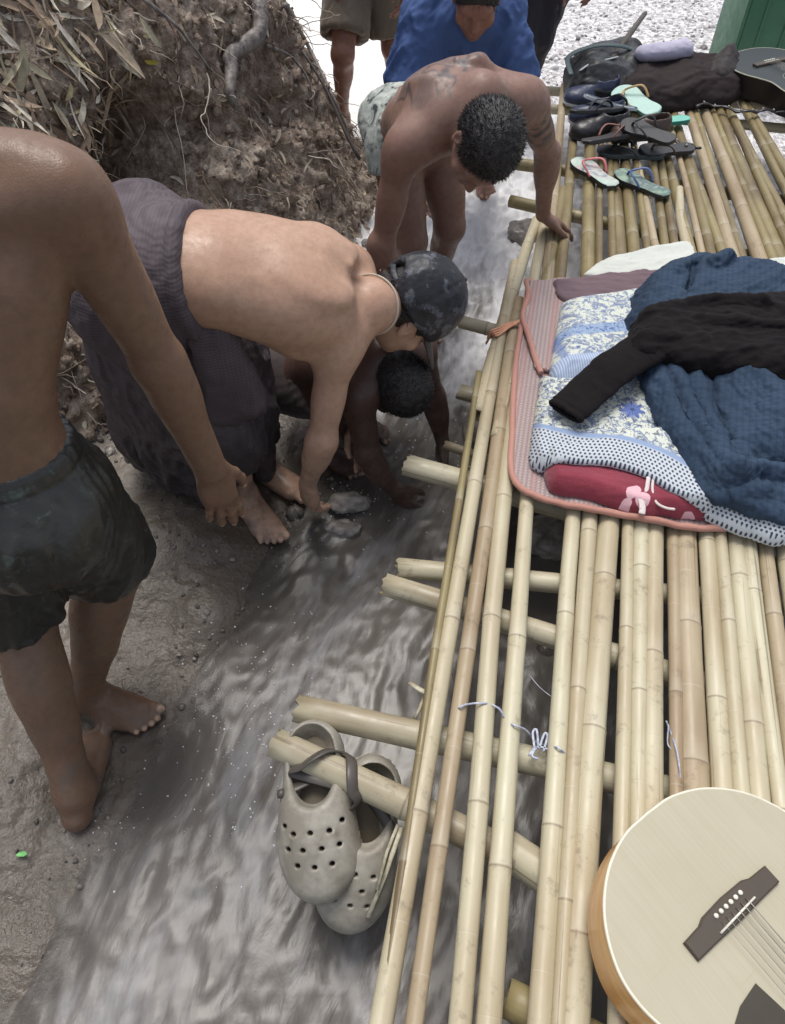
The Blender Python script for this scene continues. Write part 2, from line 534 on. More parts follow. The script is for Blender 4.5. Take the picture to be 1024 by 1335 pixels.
for px, py, rx, ry, rot, st in ((320, 1010, .05, .18, -.25, .70), (455, 800, .07, .26, -.35, .30), (395, 880, .06, .14, -.5, .25), (540, 660, .10, .06, 0, .25), (290, 1240, .08, .12, -.3, .25), (180, 1270, .08, .08, -.4, .25),
                             (470, 1280, .05, .12, 0, .40), (420, 1225, .05, .12, 0, .25), (620, 500, .10, .25, -.2, .30), (460, 655, .05, .05, 0, .5), (330, 1120, .05, .12, -.1, .5), (100, 1320, .12, .08, 0, .3), (520, 730, .12, .08, 0, .12)):
    c = U(px, py, 0)
    fo = fo + st * gs(c[0], c[1], rx, ry, rot)
fo *= np.clip(.15 + sstep(-.03, .13, X - shore(Y) + .03 * noise3(v * 9)) + sstep(2.0, 2.6, Y), 0, 1)
fo *= (1 - .75 * sstep(.55, .95, X - .22 * Y) * sstep(3.4, 2.2, Y))
fl = np.stack([X - flowc(Y) + .03 * fbm(v * 3.0, 2), Y + .05 * fbm(v * 2.2 + 5, 2), 0 * X], -1)
idx = np.cumsum(keep) - 1
f = idx[f[keep[f].all(1)]]
tag(mesh_np("stream_water", v[keep], f, WATER, attrs={'foam': fo[keep], 'flow': fl[keep], 'edge': np.clip((X - shore(Y) + .07 + .06 * noise3(v * 6)) / .20 + sstep(2.0, 2.6, Y), 0, 1)[keep]}), kind='structure')

# the cut earth bank on the left
TOE = catmull([(-3.0, .75), (-1.9, 1.12), (-1.25, 1.42), (-.88, 1.74), (-.55, 2.3), (-.24, 2.82), (-.08, 3.2), (-.07, 3.6), (-.28, 4.2), (-.75, 4.9), (-1.6, 5.6)], 40)
seg = np.linalg.norm(np.diff(TOE, axis=0), axis=1)
L = np.concatenate([[0], np.cumsum(seg)])
ss = np.arange(0, L[-1], .013)
toe = np.stack([np.interp(ss, L, TOE[:, 0]), np.interp(ss, L, TOE[:, 1])], 1)
tn = np.gradient(toe, axis=0)
for _ in range(30): tn[1:-1] = (tn[:-2] + tn[1:-1] + tn[2:]) / 3
tn /= np.linalg.norm(tn, axis=1)[:, None]
nr = np.stack([-tn[:, 1], tn[:, 0]], 1)
hh = np.concatenate([np.arange(0, 1.75, .013), 1.75 + .05 * np.arange(1, 40)])
run = np.interp(hh, [0, .10, .25, .6, 1.0, 1.6, 3.8], [-.12, .06, .17, .36, .56, .85, 3.5])
hz = np.interp(hh, [0, .1, 1.6, 3.8], [-.05, .05, 1.6, 2.3])
S, H = np.meshgrid(np.arange(len(ss)), np.arange(len(hh)), indexing='ij')
bx = toe[S, 0] + nr[S, 0] * run[H]; by = toe[S, 1] + nr[S, 1] * run[H]; bz = hz[H].copy()
Pn = np.stack([bx, by, bz], -1)
dis = .10 * fbm(Pn * 2.0, 3) + .055 * fbm(Pn * 6.5 + 3, 4, ridged=True) + .026 * fbm(Pn * 22, 3) + .010 * fbm(Pn * 60, 2)
# erosion ribs that run down the face
rib = fbm(np.stack([ss[S] * 7.0, bz * 1.2, 0 * bz + 4], -1), 3, ridged=True)
dis += .05 * rib * sstep(.15, .5, bz)
def hollow(px, py, r, dep):
    global dis
    c = None
    d_ = ray(px, py); o_ = V(0, 0, CAM_H)
    w_ = Pn - o_; t_ = w_ @ unit(d_)
    q = np.linalg.norm(w_ - t_[..., None] * unit(d_), axis=-1) / np.maximum(t_, .1)
    dis = dis - dep * np.exp(-(q / r) ** 2)
for a_ in ((195, 215, .045, .34), (205, 260, .045, .30), (183, 160, .035, .28), (215, 300, .05, .2), (345, 145, .02, .08), (262, 165, .018, .08), (405, 40, .03, .06), (150, 330, .05, .12)): hollow(*a_)
bx = bx - nr[S, 0] * dis * -1 * -1 ; by = by - nr[S, 1] * dis
bz = bz + .3 * dis
bv = np.stack([bx, by, bz], -1)
nh = len(hh)
i = np.arange(len(ss) - 1)[:, None] * nh + np.arange(nh - 1)[None]
bf = np.stack([i, i + nh, i + nh + 1, i + 1], -1).reshape(-1, 4)
m = Mat("bank_soil", .75, .35)
P = m.coord()
n1 = m.noise(P, 2.6, 6, .62); n2 = m.noise(P, 26, 6, .7); n3 = m.noise(P, 120, 4, .65)
c = m.ramp(n2, [(.30, lin(88, 73, 62)), (.44, lin(142, 125, 110)), (.57, lin(184, 169, 153)), (.72, lin(228, 217, 204))])
c = m.mix(m.ramp(n1, [(.42, 0.), (.62, .75)]), c, m.mix(.5, c, lin(136, 110, 92)))
m.set(c, m.ramp(n3, [(.3, .35), (.6, .8)]), m.bump(n3, .7, .008, m.bump(n2, .9, .02)))
SOIL = m.m
bank = tag(mesh_np("earth_bank", bv.reshape(-1, 3), bf, SOIL), kind='structure')
bn = np.cross(np.gradient(bv, axis=0), np.gradient(bv, axis=1)); bn /= np.linalg.norm(bn, axis=-1)[..., None] + 1e-9
def proj(p):
    p = np.asarray(p, float) - V(0, 0, CAM_H)
    dep = p[..., 1] * C50 - p[..., 2] * S50; up = p[..., 1] * S50 + p[..., 2] * C50
    dep = np.where(dep > .05, dep, 1e9)
    return 512 + p[..., 0] / dep * FPX, 667.5 - up / dep * FPX
bqx, bqy = proj(bv)
seen = (bqx > -60) & (bqx < 540) & (bqy > -60) & (bqy < 700)
SI = np.argwhere(seen)
def bank_at(px, py):                            # the bank's surface seen nearest that spot
    q = (bqx - px) ** 2 + (bqy - py) ** 2
    w_ = np.linalg.norm(bv - V(0, 0, CAM_H), axis=-1)
    ok = q < max(q.min() * 4, 30)
    i_ = np.unravel_index(np.argmin(np.where(ok, w_, 1e9)), q.shape)
    return bv[i_], bn[i_]

def ico(sub=1):
    b = bmesh.new(); bmesh.ops.create_icosphere(b, subdivisions=sub, radius=1)
    v_ = np.array([x.co[:] for x in b.verts]); f_ = np.array([[x.index for x in q.verts] for q in b.faces]); b.free()
    return v_, f_
I1, F1 = ico(2)
def lumps(mb, pts, sizes, flat=(.6, 1), dents=.3):
    for p, r in zip(pts, sizes):
        k = rng.normal(size=(3, 3)); R_ = np.linalg.qr(k)[0]
        d = 1 + dents * noise3(I1 * 1.3 + rng.uniform(0, 50, 3)) + .5 * dents * noise3(I1 * 3.1 + rng.uniform(0, 50, 3))
        mb.add(p + (I1 * d[:, None] * r * np.array([1, rng.uniform(.7, 1), rng.uniform(*flat)])) @ R_, F1)
mb = MB()
pick = SI[rng.integers(0, len(SI), 3800)]
pts = bv[pick[:, 0], pick[:, 1]]
lumps(mb, pts, np.minimum(.003 + rng.exponential(.007, len(pts)), .030), (.3, .9), .9)
tag(mb.build("soil_clods", SOIL, None, False), kind='stuff')

def leaf(mb, p, n, L_, W_, curl=.3, tdir=None):
    t = unit(tdir if tdir is not None else rng.normal(size=3)); t = unit(t - n * np.dot(t, n) * rng.uniform(.5, .95)); s_ = unit(np.cross(n, t))
    k = 6; u_ = np.linspace(-1, 1, k)
    w_ = W_ * np.sqrt(np.clip(1 - (np.abs(u_) ** 1.7), .01, 1)) * rng.uniform(.8, 1.2, k)
    c_ = p + t * (u_ * L_)[:, None] + n * (curl * L_ * (u_ ** 2) * rng.uniform(-.6, 1) + .004)[:, None] + s_ * (.12 * L_ * rng.normal() * u_ ** 2)[:, None]
    fold = rng.uniform(.1, .5)
    v_ = np.concatenate([c_ - s_ * w_[:, None] + n * (w_ * fold)[:, None], c_, c_ + s_ * w_[:, None] + n * (w_ * fold)[:, None]])
    i_ = np.arange(k - 1)
    mb.add(v_, np.concatenate([np.stack([i_, i_ + 1, i_ + k + 1, i_ + k], 1), np.stack([i_ + k, i_ + k + 1, i_ + 2 * k + 1, i_ + 2 * k], 1)]))
def leafmat(name, stops, rough=.6):
    m = Mat(name, rough, .3); P = m.coord()
    g = m.n('ShaderNodeNewGeometry')
    c = m.ramp(g.outputs['Random Per Island'], stops)
    m.set(m.mix(m.ramp(m.noise(P, 60, 4), [(.3, 0.), (.75, .45)]), c, lin(70, 55, 42)), normal=m.bump(m.noise(P, 180, 3), .3, .003))
    return m.m
LEAF = leafmat("dry_leaf", [(0, lin(124, 102, 86)), (.35, lin(176, 154, 130)), (.6, lin(196, 180, 154)), (.8, lin(228, 220, 204)), (1, lin(206, 192, 150))])
STRAW = leafmat("dry_stem", [(0, lin(98, 80, 68)), (.4, lin(146, 128, 112)), (.7, lin(184, 168, 152)), (1, lin(216, 204, 186))])
mb = MB()
m0 = SI[(bqx[SI[:, 0], SI[:, 1]] < 165) & (bqy[SI[:, 0], SI[:, 1]] < 230)]
for a_ in m0[rng.integers(0, len(m0), 330)]:
    q = tuple(a_); k_ = rng.random(); leaf(mb, bv[q] + bn[q] * rng.uniform(.002, .02), bn[q], rng.uniform(.015, .075), rng.uniform(.002, .006) if k_ < .65 else rng.uniform(.006, .017), rng.uniform(-.2, .7))
for a_ in m0[rng.integers(0, len(m0), 80)]:
    q = tuple(a_); leaf(mb, bv[q] + bn[q] * rng.uniform(.01, .03), bn[q], rng.uniform(.05, .12), rng.uniform(.005, .013), rng.uniform(-.1, .4), V(rng.normal(.3, .6), 0, -1))
for a_ in SI[rng.integers(0, len(SI), 800)]:
    q = tuple(a_); leaf(mb, bv[q] + bn[q] * .004, bn[q], rng.uniform(.008, .035), rng.uniform(.003, .008))
tag(mb.build("leaf_litter", LEAF), kind='stuff')
mb = MB()
for a_ in SI[rng.integers(0, len(SI), 1100)]:
    q = tuple(a_); p = bv[q]; n_ = bn[q]
    d = unit(V(.45, -.1, -.8) + .55 * rng.normal(size=3)); l_ = rng.uniform(.03, .16) * (2.2 if rng.random() < .12 else 1)
    k = np.linspace(0, 1, 7)
    c_ = p + d * (k * l_)[:, None] + n_ * (.012 + .03 * np.sin(k * 3) * rng.uniform(0, 1))[:, None] + .012 * np.cumsum(rng.normal(size=(7, 3)), 0) * .5
    tube(mb, c_, rng.uniform(.0008, .0034) * (1 - .6 * k), 5)
hang = SI[(bqx[SI[:, 0], SI[:, 1]] > 90) & (bqy[SI[:, 0], SI[:, 1]] < 260)]
for a_ in hang[rng.integers(0, len(hang), 90)]:                # long exposed roots that hang down the face
    q = tuple(a_); p = bv[q] + bn[q] * .02; d = V(.30 + .15 * rng.normal(), -.22, -.85); c_ = [p]
    for k in range(rng.integers(8, 22)):
        d = unit(d + .28 * rng.normal(size=3) + V(0, 0, -.06)); p = p + d * .022; c_.append(p)
    c_ = catmull(np.array(c_), 3); tube(mb, c_, rng.uniform(.0015, .0042) * (1 - .7 * np.linspace(0, 1, len(c_))), 5)
tag(mb.build("roots_and_twigs", STRAW), kind='stuff')

# countable roots, sticks and leaves of the bank
ROOT = (lambda m: (m.set(m.ramp(m.noise(m.coord(scale=(1, 1, .3)), 60, 5), [(.3, lin(78, 70, 66)), (.7, lin(150, 142, 136))]), normal=m.bump(m.noise(m.coord(), 90, 4), .6, .006)), m.m)[1])(Mat("root_bark", .55, .4))
def along(px_pts, lift=.02, n=8):
    return catmull([bank_at(*p)[0] + bank_at(*p)[1] * lift for p in px_pts], n)
mb = MB()
pr = along([(325, -30), (332, 15), (328, 45), (305, 68), (293, 90), (297, 118), (304, 140)], .035, 8)
tube(mb, pr, np.interp(np.linspace(0, 1, len(pr)), [0, .4, .7, 1], [.030, .028, .024, .012]) * (1 + .12 * noise3(pr * 20)), 12)
tag(mb.build("bank_root", ROOT), "thick grey root curving out of the earth bank near its top", "root")
for px_pts, r, lab in (([(190, 8), (225, 35), (250, 62), (272, 95)], .006, "thin pale root slanting across the upper face of the bank"),
                       ([(122, 95), (175, 160), (205, 235), (235, 300)], .004, "long brown rootlet hanging over the dark hollow in the bank"),
                       ([(150, 100), (185, 130), (225, 190), (240, 240)], .0035, "short reddish rootlet beside the dark hollow in the bank"),
                       ([(130, 55), (142, 70), (136, 100), (142, 102), (128, 118), (124, 150)], .003, "crooked broken twig standing up from the leaf litter"),
                       ([(120, 190), (150, 215), (165, 250), (172, 290)], .004, "pale rootlet running down to the folded waist of the longyi"),
                       ([(372, 5), (400, 60), (430, 120), (452, 170)], .009, "grey bark strip along the far edge of the bank"),
                       ([(350, 60), (380, 75), (402, 110), (415, 160)], .006, "bare twig lying below the thick grey root"),
                       ([(268, 222), (272, 240), (284, 275)], .004, "pale straw standing on the bank above the bent back"),
                       ([(20, 5), (35, 45), (52, 75)], .005, "dry stem leaning down into the leaves at the top corner")):
    mb = MB(); pr = along(px_pts, .022, 6)
    tube(mb, pr, r * (1.1 - .5 * np.linspace(0, 1, len(pr))) * (1 + .2 * noise3(pr * 25)), 7)
    tag(mb.build("bank_root" if 'root' in lab else "twig", ROOT if r > .005 else STRAW), lab, "root" if 'root' in lab else "twig")
mb = MB()
a_, b_ = UY(402, 78, 3.25), UY(470, 208, 3.0)
tube(mb, np.array([lerp(a_, b_, t) + V(.006 * math.sin(6 * t), 0, .01 * math.sin(3.1 * t)) for t in np.linspace(-.1, 1, 14)]), np.linspace(.005, .0075, 14), 7)
tag(mb.build("stick", (lambda m: (m.set(lin(66, 58, 54)), m.m)[1])(Mat("dark_stick", .6))), "slender dark stick slanting from the bank down to the shorts of the tattooed man", "stick")
LT = leafmat("pale_leaf", [(0, lin(190, 178, 146)), (1, lin(206, 198, 170))])
for (px, py, L_, W_, td, lab) in ((30, 95, .085, .013, (.4, .2, .8), "long pale dry bamboo leaf lying on the bank, biggest of the leaf litter"),
                                  (10, 105, .07, .009, (.5, .2, .55), "narrow straw leaf crossing behind the longest pale leaf"),
                                  (70, 160, .05, .017, (.1, 0, -.8), "broad cream leaf right above the bare shoulder"),
                                  (52, 95, .045, .009, (.7, 0, -.5), "curled beige leaf sloping away from the longest pale leaf"),
                                  (190, 50, .055, .011, (.5, 0, -.8), "pale yellowish leaf hanging at the top of the dark hollow"),
                                  (110, 170, .028, .012, (.6, 0, .1), "small rounded grey leaf beside the bare shoulder")):
    p, n_ = bank_at(px, py); mb = MB(); leaf(mb, p + n_ * .03, n_, L_, W_, .15, V(td))
    tag(mb.build("dry_leaf", LT), lab, "leaf", "dry leaves on the bank")
p, n_ = bank_at(197, 72); mb = MB(); leaf(mb, p + n_ * .03, n_, .022, .009, .2, V(1, 0, -.2))
tag(mb.build("dry_leaf", (lambda m: (m.set(lin(176, 164, 70)), m.m)[1])(Mat("yellow_leaf", .5))), "small bright yellow leaf at the top of the dark hollow", "leaf", "dry leaves on the bank")
GL = (lambda m: (m.set(lin(112, 190, 104)), m.m)[1])(Mat("green_leaf", .35))
g0 = U(30, 1115, .03); g0[2] = ground_z(*[np.array([q]) for q in g0[:2]])[0] + .006; mb = MB(); leaf(mb, g0, V(0, 0, 1), .012, .006, .1, V(1, .1, 0))
tag(mb.build("green_leaf", GL), "small bright green leaf on the mud in the lower left corner", "leaf")

# pebbles and stones
STONE = (lambda m: (m.set(m.mix(m.ramp(m.noise(m.coord(), 30, 5), [(.35, 0.), (.7, .8)]), m.ramp(m.n('ShaderNodeNewGeometry').outputs['Random Per Island'], [(0, lin(70, 64, 60)), (.5, lin(112, 106, 100)), (1, lin(160, 154, 148))]), lin(84, 76, 70)),
                          m.ramp(m.noise(m.coord(), 12, 3), [(.35, .12), (.6, .5)]), m.bump(m.noise(m.coord(), 90, 4), .5, .006)), m.m)[1])(Mat("wet_stone", .3))
mb = MB(); pp, rr = [], []
def drop(x, y): return ground_z(np.atleast_1d(x), np.atleast_1d(y))
for px0, px1, py0, py1, n_, r0 in ((95, 190, 400, 620, 420, .009), (190, 480, 560, 760, 200, .0035), (0, 240, 850, 1330, 170, .003), (230, 330, 720, 950, 150, .0035), (330, 560, 590, 700, 60, .010), (600, 660, 350, 600, 40, .014), (690, 745, 640, 1000, 60, .013)):
    for _ in range(n_):
        p = U(rng.uniform(px0, px1), rng.uniform(py0, py1), .02)
        pp.append(p); rr.append(min(r0 * (.4 + rng.exponential(.7)), r0 * 3.2))
pp = np.array(pp); pp[:, 2] = drop(pp[:, 0], pp[:, 1]) + np.array(rr) * .15
lumps(mb, pp, rr, (.45, .8))
pp = np.array([U(rng.uniform(690, 950), rng.uniform(-30, 130), .05) for _ in range(1300)]); rr = .005 + rng.exponential(.0055, len(pp))
tag(mb.build("pebbles", STONE), kind='stuff')
PALE = (lambda m: (m.set(m.ramp(m.n('ShaderNodeNewGeometry').outputs['Random Per Island'], [(0, lin(120, 114, 114)), (.4, lin(196, 192, 192)), (1, lin(240, 238, 238))]), normal=m.bump(m.noise(m.coord(), 60, 4), .5, .005)), m.m)[1])(Mat("pale_gravel", .7))
mb = MB(); pp[:, 2] = drop(pp[:, 0], pp[:, 1]); lumps(mb, pp, np.minimum(rr, .026), (.45, .8)); tag(mb.build("gravel", PALE), kind='stuff')
I3, F3 = ico(4)
def stone(px, py, z, r, lab, mat=STONE, sc=(1, .8, .6)):
    d = 1 + .25 * noise3(I3 * 1.2 + px) + .12 * noise3(I3 * 3 + py) + .04 * fbm(I3 * 9, 3)
    o = mesh_np("stone", U(px, py, z) + I3 * d[:, None] * r * V(sc), F3, mat)
    return tag(o, lab, "stone")
stone(690, 305, .05, .095, "dark grey boulder in the water under the leaning hand")
stone(455, 655, .03, .055, "pale wet stone breaking the water in front of the washing hands", sc=(1.2, .7, .5))
stone(447, 690, .0, .045, "low dark stone just below the pale wet stone", sc=(1.2, .8, .5))
stone(722, 700, .02, .10, "dark rough rock under the gap in the bamboo deck just below the mat")
stone(625, 560, .01, .07, "half sunk brownish rock beside the left edge of the deck", sc=(.8, 1.2, .5))
stone(195, 601, .03, .018, "small pinkish stone at the hem of the longyi", (lambda m: (m.set(lin(176, 140, 132)), m.m)[1])(Mat("pink_stone", .4)))
stone(478, 318, .10, .022, "small pale stone on the bank foot beside the tattooed man", sc=(1, 1, .9))

# beads of foam and splash where the water breaks
FLECK = (lambda m: (m.set(lin(226, 226, 228), .12), m.m)[1])(Mat("foam_bead", .15))
mb = MB(); pp, rr = [], []
for px, py, sx_, sy_, n_, r0 in ((330, 900, 40, 70, 110, .0022), (395, 690, 40, 30, 50, .002), (330, 1010, 25, 60, 60, .0022), (455, 650, 40, 20, 80, .0025), (130, 1080, 50, 30, 30, .002), (250, 1000, 40, 50, 40, .0018), (560, 585, 40, 30, 80, .003)):
    for _ in range(n_):
        p = U(rng.normal(px, sx_), rng.normal(py, sy_), .01); pp.append(p); rr.append(r0 * rng.uniform(.4, 1.4))
pp = np.array(pp); g_ = np.maximum(drop(pp[:, 0], pp[:, 1]), water_z(pp[:, 0], pp[:, 1])); pp[:, 2] = g_ + np.array(rr) * .2
lumps(mb, pp, rr, (.4, .8), .5); tag(mb.build("splash_beads", FLECK), kind='stuff')
# ------------------------------------------------------------------ the bamboo platform
def bamboo_mat(name, base, dark, green, amt):
    m = Mat(name, .42, .45); P = m.coord(); R_ = m.rnd()
    off = m.n('ShaderNodeVectorMath', operation='ADD'); m.t.links.new(P, off.inputs[0])
    cx = m.n('ShaderNodeCombineXYZ'); m.put(cx.inputs[2], m.math('MULTIPLY', R_, 40.0)); m.t.links.new(cx.outputs[0], off.inputs[1])
    P2 = off.outputs[0]
    lon = m.noise(m.mapv(P2, scale=(70, 70, 1.6)), 1.0, 5, .6); big = m.noise(m.mapv(P2, scale=(9, 9, 2.2)), 1.0, 4, .55); sp = m.noise(P2, 60, 5, .7); mo = m.noise(P2, 14, 5, .65)
    c = m.mix(m.ramp(lon, [(.3, 0.), (.7, 1.)]), base, green)
    c = m.mix(m.ramp(R_, [(0, 0.), (.5, .1), (1, .55)]), c, m.mix(.5, c, dark))
    c = m.mix(m.ramp(big, [(.42, 0.), (.72, amt)]), c, dark)
    c = m.mix(m.ramp(m.math('MULTIPLY', mo, sp), [(.30, 0.), (.46, .55)]), c, lin(84, 72, 60))
    c = m.mix(m.ramp(m.noise(m.mapv(P2, scale=(120, 120, .9)), 1.0, 3, .5), [(.64, 0.), (.70, .6)]), c, lin(104, 86, 66))
    nd = m.attr('node')                                      # signed metres to the nearest node
    ad = m.math('ABSOLUTE', nd)
    c = m.mix(m.ramp(m.math('DIVIDE', ad, .02), [(.0, .7), (.08, .4), (.2, 0.)]), c, lin(112, 96, 78))
    up_ = m.ramp(m.math('DIVIDE', nd, .06), [(.0, 0.), (.05, .4), (.9, 0.)])
    c = m.mix(up_, c, m.mix(.5, c, lin(210, 205, 188)))
    m.set(c, m.ramp(mo, [(.3, .3), (.7, .6)]), m.bump(sp, .2, .002, m.bump(lon, .3, .002)))
    return m.m
BAM = bamboo_mat("bamboo_pale", lin(192, 184, 156), lin(154, 131, 100), lin(197, 192, 165), .7)
BAMT = bamboo_mat("bamboo_tan", lin(170, 154, 126), lin(132, 109, 84), lin(178, 164, 136), .75)
BAMG = bamboo_mat("bamboo_aged", lin(138, 124, 88), lin(86, 67, 48), lin(150, 139, 98), .95)
BEAM = bamboo_mat("bamboo_beam", lin(196, 188, 164), lin(128, 108, 84), lin(184, 178, 150), .9)
INNER = (lambda m: (m.set(m.ramp(m.noise(m.coord(), 40, 4), [(.3, lin(110, 96, 72)), (.7, lin(176, 164, 132))])), m.m)[1])(Mat("bamboo_inside", .7))

plat = empty("bamboo_platform", U(760, 760, 0))
tag(plat, "long bamboo platform of lashed poles standing over the stream with bedding on it", "platform")
PI_ = Matrix.Translation(-plat.location)
def pole(pts, r0, r1, mat, name="bamboo_pole", jag=.0, bend=.008, nodes=None, seg=18):
    """a jointed bamboo culm along world points pts; its mesh lies along local z so the grain follows it"""
    pts = np.asarray(pts, float)
    A, B = pts[0], pts[-1]
    ax = unit(B - A); s_ = unit(np.cross(ax, V(0, 0, 1))); b_ = np.cross(s_, ax)
    Ln = np.linalg.norm(B - A)
    zz = list(np.arange(0, Ln, .03)) + [Ln]
    nn = []
    t = rng.uniform(.05, .3)
    gap = rng.uniform(.30, .50)
    while t < Ln: nn.append(t); t += gap * rng.uniform(.88, 1.12)
    nn = np.array(nn if nodes is None else nodes)
    for q in nn: zz += [q - .012, q - .006, q - .002, q, q + .002, q + .006, q + .012]
    zz = np.unique(np.clip(np.round(zz, 5), 0, Ln))
    zp = (pts - A) @ ax
    cx = np.interp(zz, zp, (pts - A) @ s_); cy = np.interp(zz, zp, (pts - A) @ b_)
    ph = rng.uniform(0, 50)
    for q in nn:                                             # a slight kink at every node
        k_ = rng.normal(0, bend); cx = cx + k_ * np.maximum(zz - q, 0) * .8
    cx = cx - np.interp(zz, [0, Ln], [cx[0] - np.interp(0, zp, (pts - A) @ s_), cx[-1] - (pts[-1] - A) @ s_])
    r = lerp(r0, r1, zz / Ln)
    nd = zz[:, None] - nn[None] if len(nn) else np.full((len(zz), 1), 9.)
    j = np.argmin(np.abs(nd), 1); nd = nd[np.arange(len(zz)), j]
    r = r * (1 + .055 * np.exp(-(nd / .007) ** 2) - .04 * np.exp(-((nd - .004) / .002) ** 2) + .02 * np.exp(-((nd + .02) / .02) ** 2))
    r = r * (1 + .012 * noise3(np.stack([zz * 6 + ph, zz * 0, zz * 0], -1)))
    ang = np.linspace(0, 2 * np.pi, seg, endpoint=False)
    ov = 1 + .03 * np.cos(2 * ang + ph)
    v_ = np.stack([cx[:, None] + r[:, None] * ov * np.cos(ang), cy[:, None] + r[:, None] * ov * np.sin(ang), np.repeat(zz[:, None], seg, 1)], -1)
    if jag:
        v_[0, :, 2] -= jag * (.5 + .5 * noise3(np.stack([ang * 2.2, ang * 0 + ph, ang * 0], -1))) + jag * .4 * rng.random(seg)
        v_[1, :, 2] -= 0
    att = np.repeat(nd, seg)
    n = len(zz)
    v_ = v_.reshape(-1, 3)
    a_ = np.arange(seg); b2 = (a_ + 1) % seg
    f_ = np.concatenate([np.stack([i * seg + a_, i * seg + b2, (i + 1) * seg + b2, (i + 1) * seg + a_], 1) for i in range(n - 1)])
    # hollow ends: an inner wall 8 cm deep and a floor
    ex, ef, base = [], [], len(v_)
    for end, ring in ((0, 0), (1, n - 1)):
        o_ = v_[ring * seg:(ring + 1) * seg]
        cc = V(cx[ring], cy[ring], 0)
        inn = o_.copy(); inn[:, :2] = cc[:2] + (o_[:, :2] - cc[:2]) * .72
        deep = inn.copy(); deep[:, 2] = zz[ring] + (.06 if end == 0 else -.06)
        deep[:, :2] = cc[:2] + (deep[:, :2] - cc[:2]) * .95
        i0 = base + len(ex) * 1
        ex.extend(inn); ex.extend(deep); ex.append(V(cx[ring], cy[ring], deep[0, 2]))
        R0 = ring * seg
        q1 = np.stack([R0 + b2, R0 + a_, i0 + a_, i0 + b2], 1); q2 = np.stack([i0 + b2, i0 + a_, i0 + seg + a_, i0 + seg + b2], 1)
        tr = np.stack([i0 + seg + b2, i0 + seg + a_, np.full(seg, i0 + 2 * seg)], 1)
        if end: q1, q2, tr = q1[:, ::-1], q2[:, ::-1], tr[:, ::-1]
        ef.append((q1, q2, tr))
    v_ = np.vstack([v_, np.array(ex)]); att = np.concatenate([att, np.full(len(ex), .5)])
    Q = [f_] + [q for e_ in ef for q in e_[:2]]; TR = np.concatenate([e_[2] for e_ in ef])
    o = mesh_np(name, v_, [np.concatenate(Q), TR], mat, None, True, {'node': att})
    o.data.materials.append(INNER)
    n0 = len(f_); mi = np.zeros(len(o.data.polygons), np.int32); mi[n0:] = 1
    o.data.polygons.foreach_set('material_index', mi)
    M_ = Matrix(((s_[0], b_[0], ax[0], A[0]), (s_[1], b_[1], ax[1], A[1]), (s_[2], b_[2], ax[2], A[2]), (0, 0, 0, 1)))
    o.parent = plat
    o.matrix_parent_inverse = Matrix.Identity(4)
    o.matrix_basis = PI_ @ M_
    return o
def deck(p0, p1, w0, w1, mat, lo=None, hi=None, name="bamboo_pole", drop_=0):
    """a deck pole traced by two spots of its centre line and its widths there; lo/hi = the y where it starts and ends"""
    zc = T - .02 - drop_
    a_, b_ = U(*p0, zc), U(*p1, zc)
    sc = lambda p, w_: w_ / FPX * ((CAM_H - T) / -ray(*p)[2]) / 2
    ra, rb = sc(p0, w0), sc(p1, w1)
    d = b_ - a_
    e0 = (lo - a_[1]) / d[1] if lo is not None else 0
    e1 = (hi - a_[1]) / d[1] if hi is not None else 1
    A, B = a_ + d * e0, a_ + d * e1
    r0, r1 = lerp(ra, rb, e0), lerp(ra, rb, e1)
    r0 = np.clip(r0, .010, .034); r1 = np.clip(r1, .010, .034)
    z = lambda r: T - r
    A[2], B[2] = z(r0), z(r1)
    mid = lerp(A, B, .5) + V(rng.normal(0, .006), 0, rng.normal(0, .003))
    return pole([A, mid, B], r0, r1, mat, name)
# the loose left hand group
deck((521, 1200), (634, 560), 30, 17, BAM, -.15, 2.32)
deck((498, 1335), (596, 680), 14, 10, BAMG, -.1, 1.72, drop_=.01)
deck((561, 1200), (655, 540), 24, 19, BAMT, -.2, 2.1)
deck((613, 1200), (664, 640), 30, 22, BAM, -.2, 1.95)
deck((647, 1200), (684, 690), 32, 20, BAM, -.2, 1.72)
deck((641, 480), (687, 330), 19, 14, BAM, 1.55, 2.62)
deck((650, 560), (703, 320), 17, 13, BAM, 1.45, 2.75)
deck((660, 660), (724, 305), 12, 13, BAMG, 1.3, 2.85)
# near deck, right of the gap
near = [((728, 1013), (747.5, 729), 24, 19, BAM), ((748.5, 1013), (766, 729), 17, 18, BAM), ((774.5, 1013), (795.5, 729), 35, 27, BAM), ((811.5, 1013), (816.5, 729), 19, 15, BAM),
        ((830.5, 1013), (834, 729), 17, 18, BAM), ((854.5, 1013), (856.5, 729), 29, 23, BAM), ((875.5, 1013), (874.5, 729), 11, 13, BAMT), ((905, 1013), (895.5, 729), 36, 27, BAMT),
        ((936.5, 1013), (919.5, 729), 25, 19, BAM), ((963, 1013), (938.5, 729), 20, 15, BAM), ((987.5, 1013), (961, 729), 27, 24, BAM), ((1017, 1013), (983, 729), 20, 20, BAM),
        ((1040, 1013), (1003, 729), 24, 18, BAMT), ((1068, 1013), (1025, 729), 26, 20, BAM), ((1095, 1013), (1047, 729), 24, 19, BAM), ((1123, 1013), (1069, 729), 24, 19, BAM), ((1150, 1013), (1091, 729), 22, 18, BAMT)]
for a_, b_, w0, w1, mt in near: deck(a_, b_, w0 * 1.13, w1 * 1.13, mt, -.25 + rng.uniform(-.05, .05), 2.05 + rng.uniform(-.05, .2))
